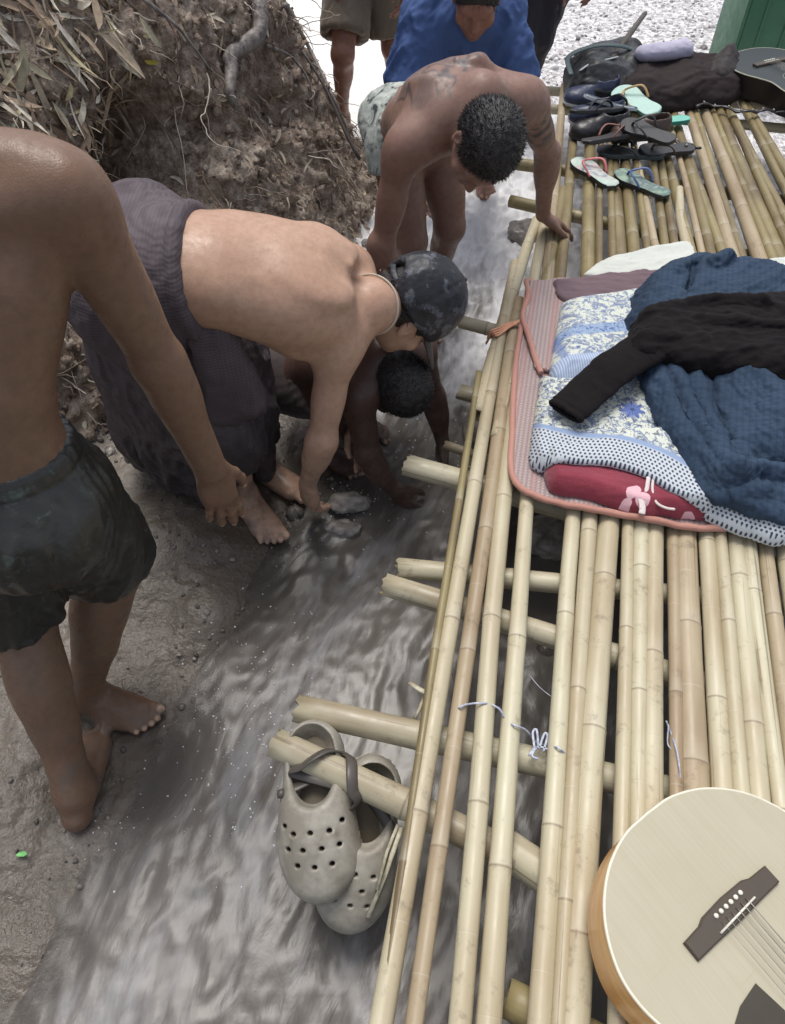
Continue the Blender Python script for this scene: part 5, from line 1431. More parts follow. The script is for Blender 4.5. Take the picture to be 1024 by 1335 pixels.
# blue and white sheet: a pillow-like folded block above, a bordered fold below
def floral(name, low):
    m = Mat(name, .85, .2); uv = m.attr('uvw', True); s_ = m.sep(uv)        # x along the cloth, y across it (metres)
    n1 = m.noise(uv, 34, 3, .6, 1.2); n2 = m.noise(uv, 75, 3, .6, .8); vo = m.vor(uv, 24); vo2 = m.vor(uv, 60)
    base = lin(206, 210, 198)
    c = m.mix(m.ramp(n1, [(.50, 0.), (.53, .8), (.60, .8), (.63, .1)]), base, lin(96, 112, 150))
    c = m.mix(m.ramp(n2, [(.56, 0.), (.60, .75)]), c, lin(76, 84, 104) if low else lin(112, 132, 172))
    c = m.mix(m.ramp(vo, [(.10, .8), (.2, 0.)]), c, lin(84, 102, 158))
    if not low:
        band = m.ramp(m.math('ABSOLUTE', m.math('SUBTRACT', s_[1], .125)), [(.018, 1.), (.026, 0.)])
        c = m.mix(band, c, m.mix(m.ramp(n2, [(.4, 0.), (.5, 1.)]), lin(88, 112, 160), lin(150, 168, 194)))
        fr = m.ramp(m.math('ABSOLUTE', m.math('SUBTRACT', s_[0], .035)), [(.008, .7), (.014, 0.)])
        c = m.mix(fr, c, lin(104, 126, 176))
        c = m.mix(m.ramp(s_[1], [(.012, 1.), (.02, 0.)]), c, m.mix(m.ramp(m.math('SINE', m.math('MULTIPLY', s_[0], 900.0)), [(.3, 0.), (.7, 1.)]), lin(150, 168, 200), lin(196, 204, 214)))
    else:
        # big flower
        fx, fy = m.math('SUBTRACT', s_[0], FL0[0]), m.math('SUBTRACT', s_[1], FL0[1])
        rad = m.math('SQRT', m.math('ADD', m.math('MULTIPLY', fx, fx), m.math('MULTIPLY', fy, fy))); an = m.math('ARCTAN2', fy, fx)
        pet = m.math('ADD', .026, m.math('MULTIPLY', m.math('COSINE', m.math('MULTIPLY', an, 7.0)), .007))
        c = m.mix(m.ramp(m.math('SUBTRACT', rad, pet), [(.0, 1.), (.003, 0.)]), c, m.mix(m.ramp(m.math('COSINE', m.math('MULTIPLY', an, 14.0)), [(.75, 0.), (.95, 1.)]), lin(104, 122, 176), lin(52, 60, 92)))
        c = m.mix(m.ramp(rad, [(.006, 1.), (.008, 0.)]), c, lin(66, 76, 116))
        # plain blue line and the border of dots
        c = m.mix(m.ramp(s_[1], [(.150, 1.), (.152, 0.)]), c, lin(140, 158, 188))
        cell = m.mapv(uv, scale=(90, 90, 0)); cs = m.sep(cell)
        row = m.math('FLOOR', cs[1]); odd = m.math('MODULO', row, 2.0)
        gx = m.math('SUBTRACT', m.math('FRACT', m.math('ADD', cs[0], m.math('MULTIPLY', odd, .5))), .5); gy = m.math('SUBTRACT', m.math('FRACT', cs[1]), .5)
        rr = m.math('SQRT', m.math('ADD', m.math('MULTIPLY', gx, gx), m.math('MULTIPLY', m.math('MULTIPLY', gy, gy), .6)))
        dots = m.ramp(rr, [(.22, 1.), (.30, 0.)])
        c = m.mix(m.ramp(s_[1], [(.132, 1.), (.134, 0.)]), c, m.mix(dots, lin(190, 196, 202), lin(66, 72, 86)))
    m.set(c, normal=m.bump(m.noise(m.coord(), 420, 2), .2, .002))
    return m.m
o1 = U(722, 478, T + .06)
def uv1(v):
    a_ = unit(U(825, 470, T + .06)[:2] - o1[:2]); b_ = V(-a_[1], a_[0]); w_ = v[:, :2] - o1[:2]
    return {'uvw': np.stack([w_ @ a_, w_ @ b_, 0 * w_[:, 0]], 1)}
pil = outline([(732, 398), (738, 388), (790, 380), (840, 374), (940, 390), (960, 470), (860, 490), (770, 492), (722, 488), (724, 440)], T + .06, 4)
pE = lambda x, y: np.sqrt(np.clip(-poly_sd(x, y, pil) / .05, 0, 1))
o = cloth_slab("pillow", pil, lambda x, y: T + .018 + 0 * x, lambda x, y: T + .03 + .055 * pE(x, y), .0045, floral("floral_pillow_cotton", False), fold=wrinkles(.003, 18, V(.8, .5, 0), 9), attrs=uv1, k=.012)
tag(o, "blue and white floral pillow half covered by the black shirt sleeve", "pillow")
sh_px = [(708, 478), (770, 484), (830, 470), (960, 460), (1100, 470), (1120, 640), (1040, 692), (992, 684), (960, 673), (922, 657), (879, 641), (843, 621), (800, 607), (752, 603), (697, 590), (700, 530)]
sp_ = outline(sh_px, T + .075, 4)
o2 = U(697, 596, T + .07)
dv2 = unit(U(800, 622, T + .07)[:2] - o2[:2])
def uv2(v):
    # the border follows the sheet's lower edge: y = distance from it
    e_ = np.array([U(a_, b_, T + .07)[:2] for a_, b_ in [(690, 588), (752, 603), (800, 607), (843, 621), (879, 641), (922, 657), (992, 684), (1100, 715)]])
    e_ = catmull(e_, 6); best = np.full(len(v), 9.); al = np.zeros(len(v)); acc = 0
    for i in range(len(e_) - 1):
        d = e_[i + 1] - e_[i]; l_ = np.linalg.norm(d); t = np.clip(((v[:, :2] - e_[i]) @ d) / l_ ** 2, 0, 1); q = np.linalg.norm(v[:, :2] - e_[i] - t[:, None] * d, axis=1)
        m_ = q < best; best[m_] = q[m_]; acc += l_
    al = (v[:, :2] - o2[:2]) @ dv2
    return {'uvw': np.stack([al, best + .8 * np.clip(v[:, 2] - T - .02, 0, .1), 0 * best], 1)}
FL0 = uv2(U(826, 531, T + .095)[None])['uvw'][0]
shE = lambda x, y: np.clip(-poly_sd(x, y, sp_) / .025, 0, 1)
shTop = lambda x, y: np.maximum(redH(x, y), matH(x, y) + .03 * np.sqrt(shE(x, y))) + .010 + .012 * np.sqrt(shE(x, y))
o = cloth_slab("patterned_sheet", sp_, lambda x, y: np.maximum(redH(x, y) + .001, matH(x, y) + .004), shTop, .0045, floral("floral_sheet_cotton", True), fold=wrinkles(.004, 9, V(.3, -1, 0), 12, .3), attrs=uv2, k=.008)
tag(o, "cream sheet with blue flowers and a dotted border draped over the red blanket", "sheet")

# clothes thrown on top
def bumps(lst, z0):
    """height field of soft ridges traced in the photo: (points, height, width)"""
    tr = [(np.array([U(a_, b_, T + .12)[:2] for a_, b_ in pts]), h, w_) for pts, h, w_ in lst]
    def fn(x, y):
        out = 0 * x
        for pts, h, w_ in tr:
            d = np.full(np.shape(x), 9.)
            for i in range(len(pts) - 1):
                e_ = pts[i + 1] - pts[i]; t = np.clip(((x - pts[i][0]) * e_[0] + (y - pts[i][1]) * e_[1]) / (e_ @ e_), 0, 1)
                d = np.minimum(d, (x - pts[i][0] - t * e_[0]) ** 2 + (y - pts[i][1] - t * e_[1]) ** 2)
            out = out + h * np.exp(-d / w_ ** 2)
        return z0 + out
    return fn
m = Mat("blue_plaid", .85, .2); P = m.coord(rot=(.3, .1, .35)); s_ = m.sep(P)
k1 = m.ramp(m.math('SINE', m.math('MULTIPLY', s_[0], 420.0)), [(.35, 0.), (.65, 1.)]); k2 = m.ramp(m.math('SINE', m.math('MULTIPLY', s_[1], 420.0)), [(.35, 0.), (.65, 1.)])
c = m.mix(m.ramp(m.noise(P, 6, 3), [(.35, 0.), (.7, .6)]), lin(56, 72, 92), lin(41, 54, 71))
c = m.mix(m.math('MULTIPLY', m.math('ADD', k1, k2), .28), c, lin(38, 52, 70))
m.set(c, normal=m.bump(m.math('ADD', k1, k2), .15, .002, m.bump(m.noise(P, 26, 5), .3, .012)))
PLAID = m.m
lp_ = outline([(828, 440), (880, 420), (960, 415), (1100, 420), (1120, 600), (1060, 660), (1005, 656), (960, 645), (930, 630), (905, 590), (870, 545), (850, 500)], T + .12, 4)
lE = lambda x, y: np.sqrt(np.clip(-poly_sd(x, y, lp_) / .06, 0, 1))
lb = bumps([([(845, 455), (880, 540), (935, 615)], .022, .018), ([(868, 455), (905, 545), (950, 620)], .024, .014), ([(895, 460), (925, 550), (960, 625)], .022, .016), ([(925, 470), (935, 520), (955, 570)], -.02, .012),
            ([(960, 480), (1010, 520), (1020, 570)], .045, .05), ([(990, 590), (1020, 600), (1040, 590)], -.03, .015), ([(950, 625), (985, 612), (1015, 618)], .03, .018), ([(965, 640), (1000, 636)], .02, .015), ([(1060, 480), (1070, 600)], .03, .05)], 0)
o = cloth_slab("plaid_shirt", lp_, lambda x, y: T + .07 + 0 * x, lambda x, y: T + .085 + .030 * lE(x, y) + lb(x, y) * lE(x, y), .0042, PLAID, fold=lambda v: (wrinkles(.013, 15, V(.35, -1, -.2), 17, .5)(v) + wrinkles(.003, 50, V(.5, -1, 0), 19, .4)(v)), k=.012, zmax=.26)
tag(o, "blue checked shirt crumpled on the patterned sheet nearest the guitar", "shirt")
up_ = outline([(823, 420), (824, 385), (840, 350), (880, 328), (920, 318), (970, 325), (1040, 345), (1090, 380), (1060, 440), (960, 460), (850, 450)], T + .15, 4)
uE = lambda x, y: np.sqrt(np.clip(-poly_sd(x, y, up_) / .09, 0, 1))
ub = bumps([([(840, 430), (850, 380), (885, 345), (925, 330)], .02, .03), ([(895, 370), (905, 350), (950, 345)], -.045, .02), ([(925, 365), (940, 358)], .035, .018), ([(970, 340), (1040, 365)], .02, .02), ([(890, 400), (900, 370)], -.03, .012)], 0)
o = cloth_slab("plaid_shirt", up_, lambda x, y: T + .02 + 0 * x, lambda x, y: T + .03 + .14 * uE(x, y) + ub(x, y) * uE(x, y), .0045, PLAID, fold=lambda v: wrinkles(.016, 12, V(.9, .6, .2), 27, .5)(v) + wrinkles(.003, 45, V(1, .3, 0), 37, .5)(v), k=.012, zmax=.26)
tag(o, "blue checked shirt bundled at the far side behind the black shirt", "shirt")
BLK = cloth_mat("black_jersey", lin(24, 21, 22), lin(33, 28, 29), .9, .12, 420); BLK.node_tree.nodes['Principled BSDF'].inputs['Sheen Weight'].default_value = .03
bp_ = outline([(826, 430), (840, 400), (880, 388), (930, 380), (1000, 376), (1100, 372), (1110, 470), (1040, 478), (985, 468), (940, 462), (905, 462), (870, 448), (840, 450)], T + .19, 4)
bE = lambda x, y: np.sqrt(np.clip(-poly_sd(x, y, bp_) / .05, 0, 1))
bb_ = bumps([([(840, 430), (900, 420), (980, 425)], .022, .018), ([(860, 400), (930, 395), (1000, 395)], .018, .015), ([(900, 445), (960, 450), (1040, 460)], .018, .014), ([(880, 410), (940, 408)], -.015, .01)], 0)
blk = cloth_slab("black_shirt", bp_, lambda x, y: T + .10 + 0 * x, lambda x, y: T + .150 + .040 * bE(x, y) + bb_(x, y) * bE(x, y), .0045, BLK, fold=lambda v: wrinkles(.014, 12, V(1, .1, 0), 31, .5)(v) + wrinkles(.003, 45, V(1, .3, 0), 35, .5)(v), k=.014, zmax=.28)
tag(blk, "black long sleeved shirt lying across the pile of clothes", "shirt")
S = SDF(); A0, A1, A2 = U(865, 440, T + .16), U(800, 480, T + .135), U(736, 538, T + .10)
sd_ = unit(np.cross(A2 - A0, V(0, 0, 1)))
S.flat(A0, A1, .062, .056, sd_, .34, .03); S.flat(A1, A2, .056, .054, sd_, .30, .01)
S.cut(A2, unit(A2 - A1), .004); S.flat(lerp(A2, A1, .25), A2 + (A2 - A1) * .2, .044, .049, sd_, .18, .004, True)
part("sleeve", S, .0042, BLK, blk, lambda v: wrinkles(.004, 20, V(.2, 1, 0), 33, .5)(v) - .003 * np.exp(-(((v - A2) @ unit(A2 - A1) + .016) / .003) ** 2))

# ------------------------------------------------------------------ guitars
def guitar(bridge, tail, normal, zside, cols, name, label, s=1.0, depth=.10, pick=True):
    """bridge point on the top, tail direction, normal of the top"""
    n = unit(normal); y = unit(tail - n * np.dot(tail, n)) * -1; x = np.cross(y, n)     # y to the neck, x right
    g = empty(name, bridge); tag(g, label, "guitar")
    R_ = Matrix(((x[0], y[0], n[0], bridge[0]), (x[1], y[1], n[1], bridge[1]), (x[2], y[2], n[2], bridge[2]), (0, 0, 0, 1)))
    g.matrix_world = R_
    W = np.array([(.0, 0), (.055, .004), (.112, .026), (.160, .066), (.190, .118), (.197, .165), (.186, .215), (.160, .265), (.138, .31), (.133, .345), (.141, .40), (.140, .435), (.122, .470), (.085, .493), (.04, .5), (0, .5)])
    half = catmull(W, 8); half = half[:, :] * s; half[:, 1] -= .165 * s
    out = np.vstack([half, (half * [-1, 1])[::-1][1:-1]])
    m_ = len(out)
    def ring(sc, zz): return np.column_stack([out * sc, np.full(m_, zz)])
    def lk(nm, b_, mat, smooth=True):
        me = bpy.data.meshes.new(nm); b_.to_mesh(me); b_.free(); ob = bpy.data.objects.new(nm, me); COL.objects.link(ob); me.materials.append(mat); ob.parent = g
        if smooth:
            for p in me.polygons: p.use_smooth = abs(p.normal.z) < .5
        return ob
    hole = np.array([(.05 * s * math.cos(t), .172 * s + .05 * s * math.sin(t)) for t in np.linspace(0, 2 * np.pi, 48, endpoint=False)])
    b_ = bmesh.new()
    vo = [b_.verts.new((*p, 0)) for p in out]; vh = [b_.verts.new((*p, 0)) for p in hole]
    for L_ in (vo, vh):
        for i in range(len(L_)): b_.edges.new((L_[i], L_[(i + 1) % len(L_)]))
    bmesh.ops.triangle_fill(b_, use_beauty=True, edges=b_.edges[:])
    bmesh.ops.recalc_face_normals(b_, faces=b_.faces[:])
    if sum(f_.normal.z for f_ in b_.faces) < 0: bmesh.ops.reverse_faces(b_, faces=b_.faces[:])
    r_ = bmesh.ops.extrude_face_region(b_, geom=b_.faces[:]); bmesh.ops.translate(b_, vec=(0, 0, -.003), verts=[q for q in r_['geom'] if isinstance(q, bmesh.types.BMVert)])
    lk("soundboard", b_, cols['top'], False)
    # sides with a slight swell, then the back
    prof = [(1.0, -.0032), (.998, -.02), (.998, -depth + .006), (.985, -depth - .001), (.6, -depth - .006), (.0, -depth - .009)]
    vv = np.concatenate([ring(a_, z_) for a_, z_ in prof]); i = np.arange(m_); j = (i + 1) % m_
    ff = np.concatenate([np.stack([k * m_ + i, k * m_ + j, (k + 1) * m_ + j, (k + 1) * m_ + i], 1) for k in range(len(prof) - 1)])[:, ::-1]
    mesh_np("side", vv, ff, cols['side'], g)
    mb = MB(); c_ = np.vstack([out, out[:1]]); tube(mb, np.column_stack([c_, np.full(len(c_), -.0022)]), .0028, 6, cap=False); mb.build("binding", cols['bind'], g)
    # bridge with saddle and pins
    bw = .092 * s
    o_ = np.array([(-bw, -.012), (-bw * .62, -.014), (-bw * .48, -.019), (0, -.021), (bw * .48, -.019), (bw * .62, -.014), (bw, -.012), (bw, .015), (bw * .55, .015), (0, .016), (-bw * .55, .015), (-bw, .015)]) * [1, s]
    k = len(o_); vv = np.vstack([np.column_stack([o_, np.full(k, .0003)]), np.column_stack([o_, np.full(k, .006)]), np.column_stack([o_ * [.985, .86], np.full(k, .0085)])])
    b_ = bmesh.new(); bv_ = [b_.verts.new(p) for p in vv]
    for r0 in (0, k):
        for i in range(k): b_.faces.new([bv_[r0 + i], bv_[r0 + (i + 1) % k], bv_[r0 + k + (i + 1) % k], bv_[r0 + k + i]])
    b_.faces.new(bv_[2 * k:]); b_.faces.new(bv_[:k][::-1]); bmesh.ops.recalc_face_normals(b_, faces=b_.faces[:])
    br = lk("bridge", b_, cols['dark'], False)
    mb = MB(); box(mb, (0, .008 * s, .0095), [unit((1, .03, 0)), unit((-.03, 1, 0)), (0, 0, 1)], (.040 * s, .0014, .0035)); mb.build("saddle", cols['white'], br, False)
    v8, f8 = ico(2)
    for q in range(6):
        mb = MB(); mb.add(v8 * [.0040, .0040, .003] + V(-.0275 * s + .011 * s * q, -.009 * s, .0098), f8); mb.build("bridge_pin", cols['white'], br)
    for q in range(6):
        mb = MB(); xx = -.0275 * s + .011 * s * q
        tube(mb, [(xx, .0, .0098), (xx, .008 * s, .0128), (xx * .75, .45 * s, .0125)], (.0011, .0010, .0008, .0006, .0005, .0004)[q], 6); mb.build("string", cols['metal'], g)
    # sound hole: rosette ring, dark inside
    mb = MB(); tube(mb, [(.057 * s * math.cos(t), .172 * s + .057 * s * math.sin(t), .0002) for t in np.linspace(0, 2 * np.pi, 60)], .0042 * s, 6, .25, cap=False); mb.build("rosette", cols['ros'], g)
    if pick:
        pg = np.array([(.044, .078), (.084, .083), (.122, .098), (.127, .140), (.112, .182), (.074, .216), (.066, .205), (.0605, .188), (.0595, .170), (.0565, .152), (.048, .135), (.036, .121)]) * s; k = len(pg)
        pg = pg[np.linalg.norm(pg - V(0, .172 * s), axis=1) > .058 * s]; k = len(pg)
        b_ = bmesh.new(); t0 = [b_.verts.new((*p, .0004)) for p in pg]; t1 = [b_.verts.new((*p, .0016)) for p in pg]
        b_.faces.new(t1); b_.faces.new(t0[::-1])
        for i in range(k): b_.faces.new([t0[i], t0[(i + 1) % k], t1[(i + 1) % k], t1[i]])
        bmesh.ops.recalc_face_normals(b_, faces=b_.faces[:]); lk("pickguard", b_, cols['pick'], False)
    # neck, fingerboard, headstock
    mb = MB(); box(mb, (0, .46 * s, .0035), np.eye(3), (.026 * s, .26 * s, .0033)); mb.build("fingerboard", cols['dark'], g, False)
    mb = MB(); tube(mb, [(0, .34 * s, -.020), (0, .36 * s, -.018), (0, .70 * s, -.014), (0, .74 * s, -.016)], [.03 * s, .025 * s, .022 * s, .022 * s], 14, .62, up=(0, 0, 1)); mb.build("neck", cols['side'], g)
    mb = MB(); box(mb, (0, .80 * s, -.016), [(1, 0, 0), unit((0, 1, -.2)), unit((0, .2, 1))], (.032 * s, .075 * s, .008)); hs_ = mb.build("headstock", cols['dark'], g, False)
    for q in range(6):
        sg = -1 if q % 2 else 1; mb = MB(); tube(mb, [(sg * .03 * s, (.755 + .02 * q) * s, -.016), (sg * .05 * s, (.755 + .02 * q) * s, -.018)], [.003, .006], 8); mb.build("tuning_peg", cols['metal'], hs_)
    return g
m = Mat("spruce_top", .38, .45); P = m.coord(); gr = m.noise(m.mapv(P, scale=(260, 3, 20)), 1.0, 3, .6); bgn = m.noise(P, 6, 4)
c = m.mix(m.ramp(gr, [(.3, 0.), (.7, .55)]), lin(180, 173, 151), lin(167, 158, 134)); c = m.mix(m.ramp(bgn, [(.4, 0.), (.75, .35)]), c, lin(164, 154, 130))
sc_ = m.noise(m.mapv(P, rot=(0, 0, .5), scale=(7, 130, 1)), 1.0, 2, .5); c = m.mix(m.ramp(sc_, [(.69, 0.), (.73, .35)]), c, lin(168, 156, 130))
m.set(c, m.ramp(m.noise(P, 16, 4), [(.3, .32), (.7, .52)])); SPR = m.m
m = Mat("amber_side", .25, .5); P = m.coord(); c = m.mix(m.ramp(m.noise(m.mapv(P, scale=(1, 1, 6)), 9, 5, .6), [(.3, 0.), (.7, 1.)]), lin(232, 184, 118), lin(208, 146, 86)); m.set(c); AMB = m.m
solid = lambda n_, c_, r_=.5, s_=.5: (lambda m: (m.set(m.mix(m.ramp(m.noise(m.coord(), 40, 4), [(.35, 0.), (.75, .35)]), c_, tuple(.7 * q for q in c_[:3]) + (1,)), r_), m.m)[1])(Mat(n_, r_, s_))
ROSE = solid("rosewood", lin(74, 64, 54), .5); WPL = solid("white_plastic", lin(226, 222, 206), .3); STEEL = solid("steel", lin(150, 146, 138), .35); PGD = solid("pickguard_plastic", lin(66, 60, 50), .3); CRB = solid("cream_binding", lin(224, 218, 198), .4)
STEEL.node_tree.nodes['Principled BSDF'].inputs['Metallic'].default_value = .8
gz_ = T + .118
g1 = guitar(U(953, 1188, gz_), V(-.565, .825, 0), V(.07, .0, 1), T, dict(top=SPR, side=AMB, bind=CRB, dark=ROSE, white=WPL, metal=STEEL, ros=solid("rosette_green", lin(110, 140, 120), .5), pick=PGD),
            "acoustic_guitar", "pale topped acoustic guitar with amber side in the lower right corner", 1.07, .105)
DGR = solid("dark_guitar_top", lin(34, 40, 38), .35); DSD = solid("dark_guitar_side", lin(36, 28, 28), .45)
g2 = guitar(U(1004, 82, T + .115), unit(V(-.45, 1, .0)), unit(V(0, -.04, 1)), T, dict(top=DGR, side=DSD, bind=solid("grey_binding", lin(176, 172, 152), .4), dark=ROSE, white=WPL, metal=STEEL, ros=solid("grey_rosette", lin(92, 98, 92), .5), pick=PGD),
            "acoustic_guitar", "dark guitar with pale bound edge lying at the far right end of the deck", 1.0, .10, False)
AMT = solid("amber_top", lin(190, 128, 74), .35)
g3 = guitar(U(1082, 235, T + .11), unit(V(-1, .15, 0)), V(0, 0, 1), T, dict(top=AMT, side=AMB, bind=CRB, dark=ROSE, white=WPL, metal=STEEL, ros=CRB, pick=PGD),
            "acoustic_guitar", "amber guitar just showing at the right edge above the white cloth scrap", .62, .09, False)

# ------------------------------------------------------------------ clogs hanging on the beam end
m = Mat("grey_clog_foam", .45, .4); P = m.coord(); c = m.mix(m.ramp(m.noise(P, 14, 5, .65), [(.35, 0.), (.62, .85)]), lin(172, 167, 155), lin(126, 119, 107)); m.set(c, m.ramp(m.noise(P, 30, 3), [(.3, .3), (.7, .6)]), m.bump(m.noise(P, 160, 3), .15, .002)); CLOG = m.m
STRAPM = solid("grey_strap_rubber", lin(84, 78, 72), .4)
CLIN = solid("clog_inside", lin(112, 102, 84), .6)
def clog(heel, toe, nrm, label, side=1, L_=.29, strap_over=None, W=1.15):
    """heel to toe along the sole, nrm out of the top"""
    d = unit(toe - heel); n = unit(nrm - d * np.dot(nrm, d)); x = np.cross(d, n) * 1.0; k_ = L_ / .29
    at = lambda a_, b_, c_: heel + k_ * (d * a_ + x * b_ + n * c_); A = (d, x, n)
    wide = lambda v: v + x * (((v - heel) @ x) * (W - 1))[:, None]
    S = SDF()
    S.flat(at(.045, 0, .018), at(.20, .0, .018), .042 * k_, .056 * k_, x, .45, .04)
    S.ell(at(.215, 0, .032), k_ * V(.078, .057, .046), A, .03); S.ell(at(.16, 0, .046), k_ * V(.075, .052, .044), A, .03)
    S.ell(at(.045, 0, .036), k_ * V(.050, .042, .046), A, .02)
    S.flat(at(.06, 0, .03), at(.14, 0, .034), .043 * k_, .05 * k_, x, .9, .02)
    # hollow and opening
    S.ell(at(.045, 0, .060), k_ * V(.040, .033, .048), A, .008, True)
    S.flat(at(.045, 0, .045), at(.185, 0, .030), .031 * k_, .040 * k_, x, .55, .012, True)
    S.ell(at(.075, 0, .085), k_ * V(.068, .040, .055), A, .012, True)
    # panel ridges
    for b_ in (-.022, .022): S.cone(at(.185, b_ * 1.25, .082), at(.265, b_ * 1.1, .050), .004 * k_, .003 * k_, .008)
    # vent holes
    for a_, b_ in ((.172, -.022), (.172, .004), (.172, .028), (.196, -.034), (.198, -.010), (.198, .016), (.196, .038), (.224, -.022), (.226, .002), (.222, .026), (.160, -.040), (.160, .042)):
        S.cone(at(a_, b_ * .95, .03), at(a_ + .016, b_ * 1.12, .12), .0042 * k_, .0042 * k_, .002, True)
    for b_ in (-1, 1):
        for a_ in (.17, .19): S.cone(at(a_, b_ * .03, .03), at(a_, b_ * .08, .03), .0036 * k_, .0036 * k_, .002, True)
    v, q = S.mesh(.0026, None, 1); v = wide(v)
    o = mesh_np("clog", v, q, CLOG); tag(o, label, "clog", "clogs hanging on the beam end")
    S = SDF(); S.flat(at(.04, 0, .008), at(.21, 0, .008), .045 * k_, .060 * k_, x, .20, .02); S.ell(at(.215, 0, .010), k_ * V(.078, .061, .013), A, .01)
    v, q = S.mesh(.004, None, 1); v = wide(v); nn = normals(v, q); v = v + nn * (.0012 * np.sign(np.sin((v - heel) @ d * 700)) * (np.abs(nn @ n) < .5))[:, None]
    mesh_np("sole", v, q, CLOG, o)
    S = SDF(); S.flat(at(.05, 0, .021), at(.17, 0, .021), .030 * k_, .038 * k_, x, .10, .01); v, q = S.mesh(.003); mesh_np("footbed", wide(v), q, CLIN, o)
    # the strap swung up and over the beam
    pts = [at(.115, -.047 * W, .055)] + strap_over + [at(.115, .047 * W, .055)]
    mb = MB(); cp_ = catmull(pts, 8); tube(mb, cp_, .0105 * k_, 8, .28, up=np.cross(bd, unit(cp_[1] - cp_[0]))); mb.build("strap", STRAPM, o)
    for b_ in (-1, 1):
        mb = MB(); tube(mb, [at(.115, b_ * .044 * W, .055), at(.115, b_ * .054 * W, .055)], [.010, .008], 12); mb.build("rivet", STRAPM, o)
    return o
def wrap(b, R, skew, degs): return [b + R * (-math.cos(math.radians(g_)) * fb + math.sin(math.radians(g_)) * V(0, 0, 1)) + bd * skew * (g_ - 90) / 90 for g_ in degs]
bd = unit(U(520, 1045, Z1) - U(367, 972, Z1)); bs = U(367, 972, Z1)
dn = V(0, 0, -1)
h1, t1 = U(410, 945, T - .10), U(424, 1172, T - .20)
nr1 = V(-.05, -.35, .9)
b1 = bs + bd * .085; b2 = bs + bd * .165
fb = unit(np.cross(V(0, 0, 1), bd))
clog(h1, t1, nr1, "grey clog with vent holes, the left one of the two on the beam", 1, .335, wrap(b1, .0365, .035, (0, 40, 80, 120, 165, 205)))
h2, t2 = U(490, 985, T - .13), U(462, 1132, T - .24)
clog(h2, t2, V(.12, -.35, .9), "grey clog with vent holes, half hidden behind the other one by the deck edge", 1, .335, wrap(b2, .0365, -.030, (205, 165, 120, 80, 40, 0)))

# ------------------------------------------------------------------ slippers, shoes, bags at the far end
def sole_outline(L_, W_, left=1):
    p = np.array([(0, .0), (.06, .30), (.16, .36), (.35, .33), (.52, .34), (.70, .47), (.85, .48), (.95, .36), (1.0, .08), (.985, -.18), (.90, -.40), (.75, -.50), (.55, -.40), (.35, -.33), (.15, -.35), (.05, -.28)]) * [L_, W_ * left]
    return catmull(np.vstack([p, p[:1]]), 5)[:-1]
def flipflop(p, ang, label, top, strap, tilt=(0, 0), L_=.265, W_=.098, left=1, side=None, group=None):
    o_ = sole_outline(L_, W_, left); k = len(o_)
    if left < 0: o_ = o_[::-1]
    R_ = Matrix.Translation(p) @ Matrix.Rotation(ang, 4, 'Z') @ Matrix.Rotation(tilt[0], 4, 'Y') @ Matrix.Rotation(tilt[1], 4, 'X')
    b_ = bmesh.new()
    def rg(sc, z_): c = o_.mean(0); return [b_.verts.new((*(c + (q - c) * sc), z_ + .012 * (q[0] / L_ - .45) ** 2 * 2)) for q in o_]
    rr = [rg(.97, 0), rg(1.0, .003), rg(1.0, .013), rg(.97, .016)]
    for a_, c_ in zip(rr[:-1], rr[1:]):
        for i in range(k): b_.faces.new([a_[i], a_[(i + 1) % k], c_[(i + 1) % k], c_[i]])
    b_.faces.new(rr[0][::-1]); tf = b_.faces.new(rr[-1]); tf.material_index = 0
    bmesh.ops.recalc_face_normals(b_, faces=b_.faces[:])
    for f_ in b_.faces: f_.smooth = False
    me = bpy.data.meshes.new("flip_flop"); 
    for f_ in b_.faces: f_.material_index = 1 if abs(f_.normal.z) < .7 else 0
    b_.to_mesh(me); b_.free(); o = bpy.data.objects.new("flip_flop", me); COL.objects.link(o); me.materials.append(top); me.materials.append(side or top); o.matrix_world = R_
    tag(o, label, "flip-flop", group)
    toe = V(.80 * L_, .04 * W_ * left, .018)
    for sg in (-1, 1):
        b0 = V(.42 * L_, sg * .40 * W_, .014); mid = (toe + b0) / 2 + V(.0, sg * .022, .034)
        mb = MB(); tube(mb, catmull([b0, (b0 + mid) / 2 + V(0, sg * .006, .008), mid, toe + V(-.012, sg * .006, .020), toe], 6), [.0055] * 24 + [.0035], 8, .55); s_ = mb.build("thong_strap", strap, o)
    return o
FAB = T + .004
m = Mat("marbled_sole", .6, .3); P = m.coord(); n1 = m.noise(P, 18, 4, .6, 1.0); c = m.ramp(n1, [(.35, lin(196, 206, 196)), (.5, lin(176, 196, 184)), (.58, lin(196, 176, 176)), (.68, lin(120, 150, 160))]); m.set(c); MARB = m.m
m = Mat("green_print_sole", .6, .3); P = m.coord(); n1 = m.noise(P, 22, 4, .6, 1.2); m.set(m.ramp(n1, [(.35, lin(150, 170, 150)), (.5, lin(112, 132, 122)), (.6, lin(92, 104, 112)), (.72, lin(170, 182, 166))])); GRN = m.m
PINK = solid("pink_rubber", lin(196, 112, 112), .45); BLU = solid("blue_rubber", lin(72, 92, 140), .45); MINT = solid("mint_sole", lin(178, 210, 198), .55); TEAL = solid("teal_rubber", lin(42, 132, 116), .45); TEALS = solid("teal_sole", lin(120, 190, 172), .55); TAN = solid("tan_strap", lin(176, 146, 98), .5); DKR = solid("dark_rubber", lin(44, 44, 46), .5)
def axis_of(p0, p1, z_): a_, b_ = U(*p0, z_), U(*p1, z_); return a_, math.atan2(b_[1] - a_[1], b_[0] - a_[0]), np.linalg.norm(b_ - a_)
GF = "patterned flip-flops on the far deck"
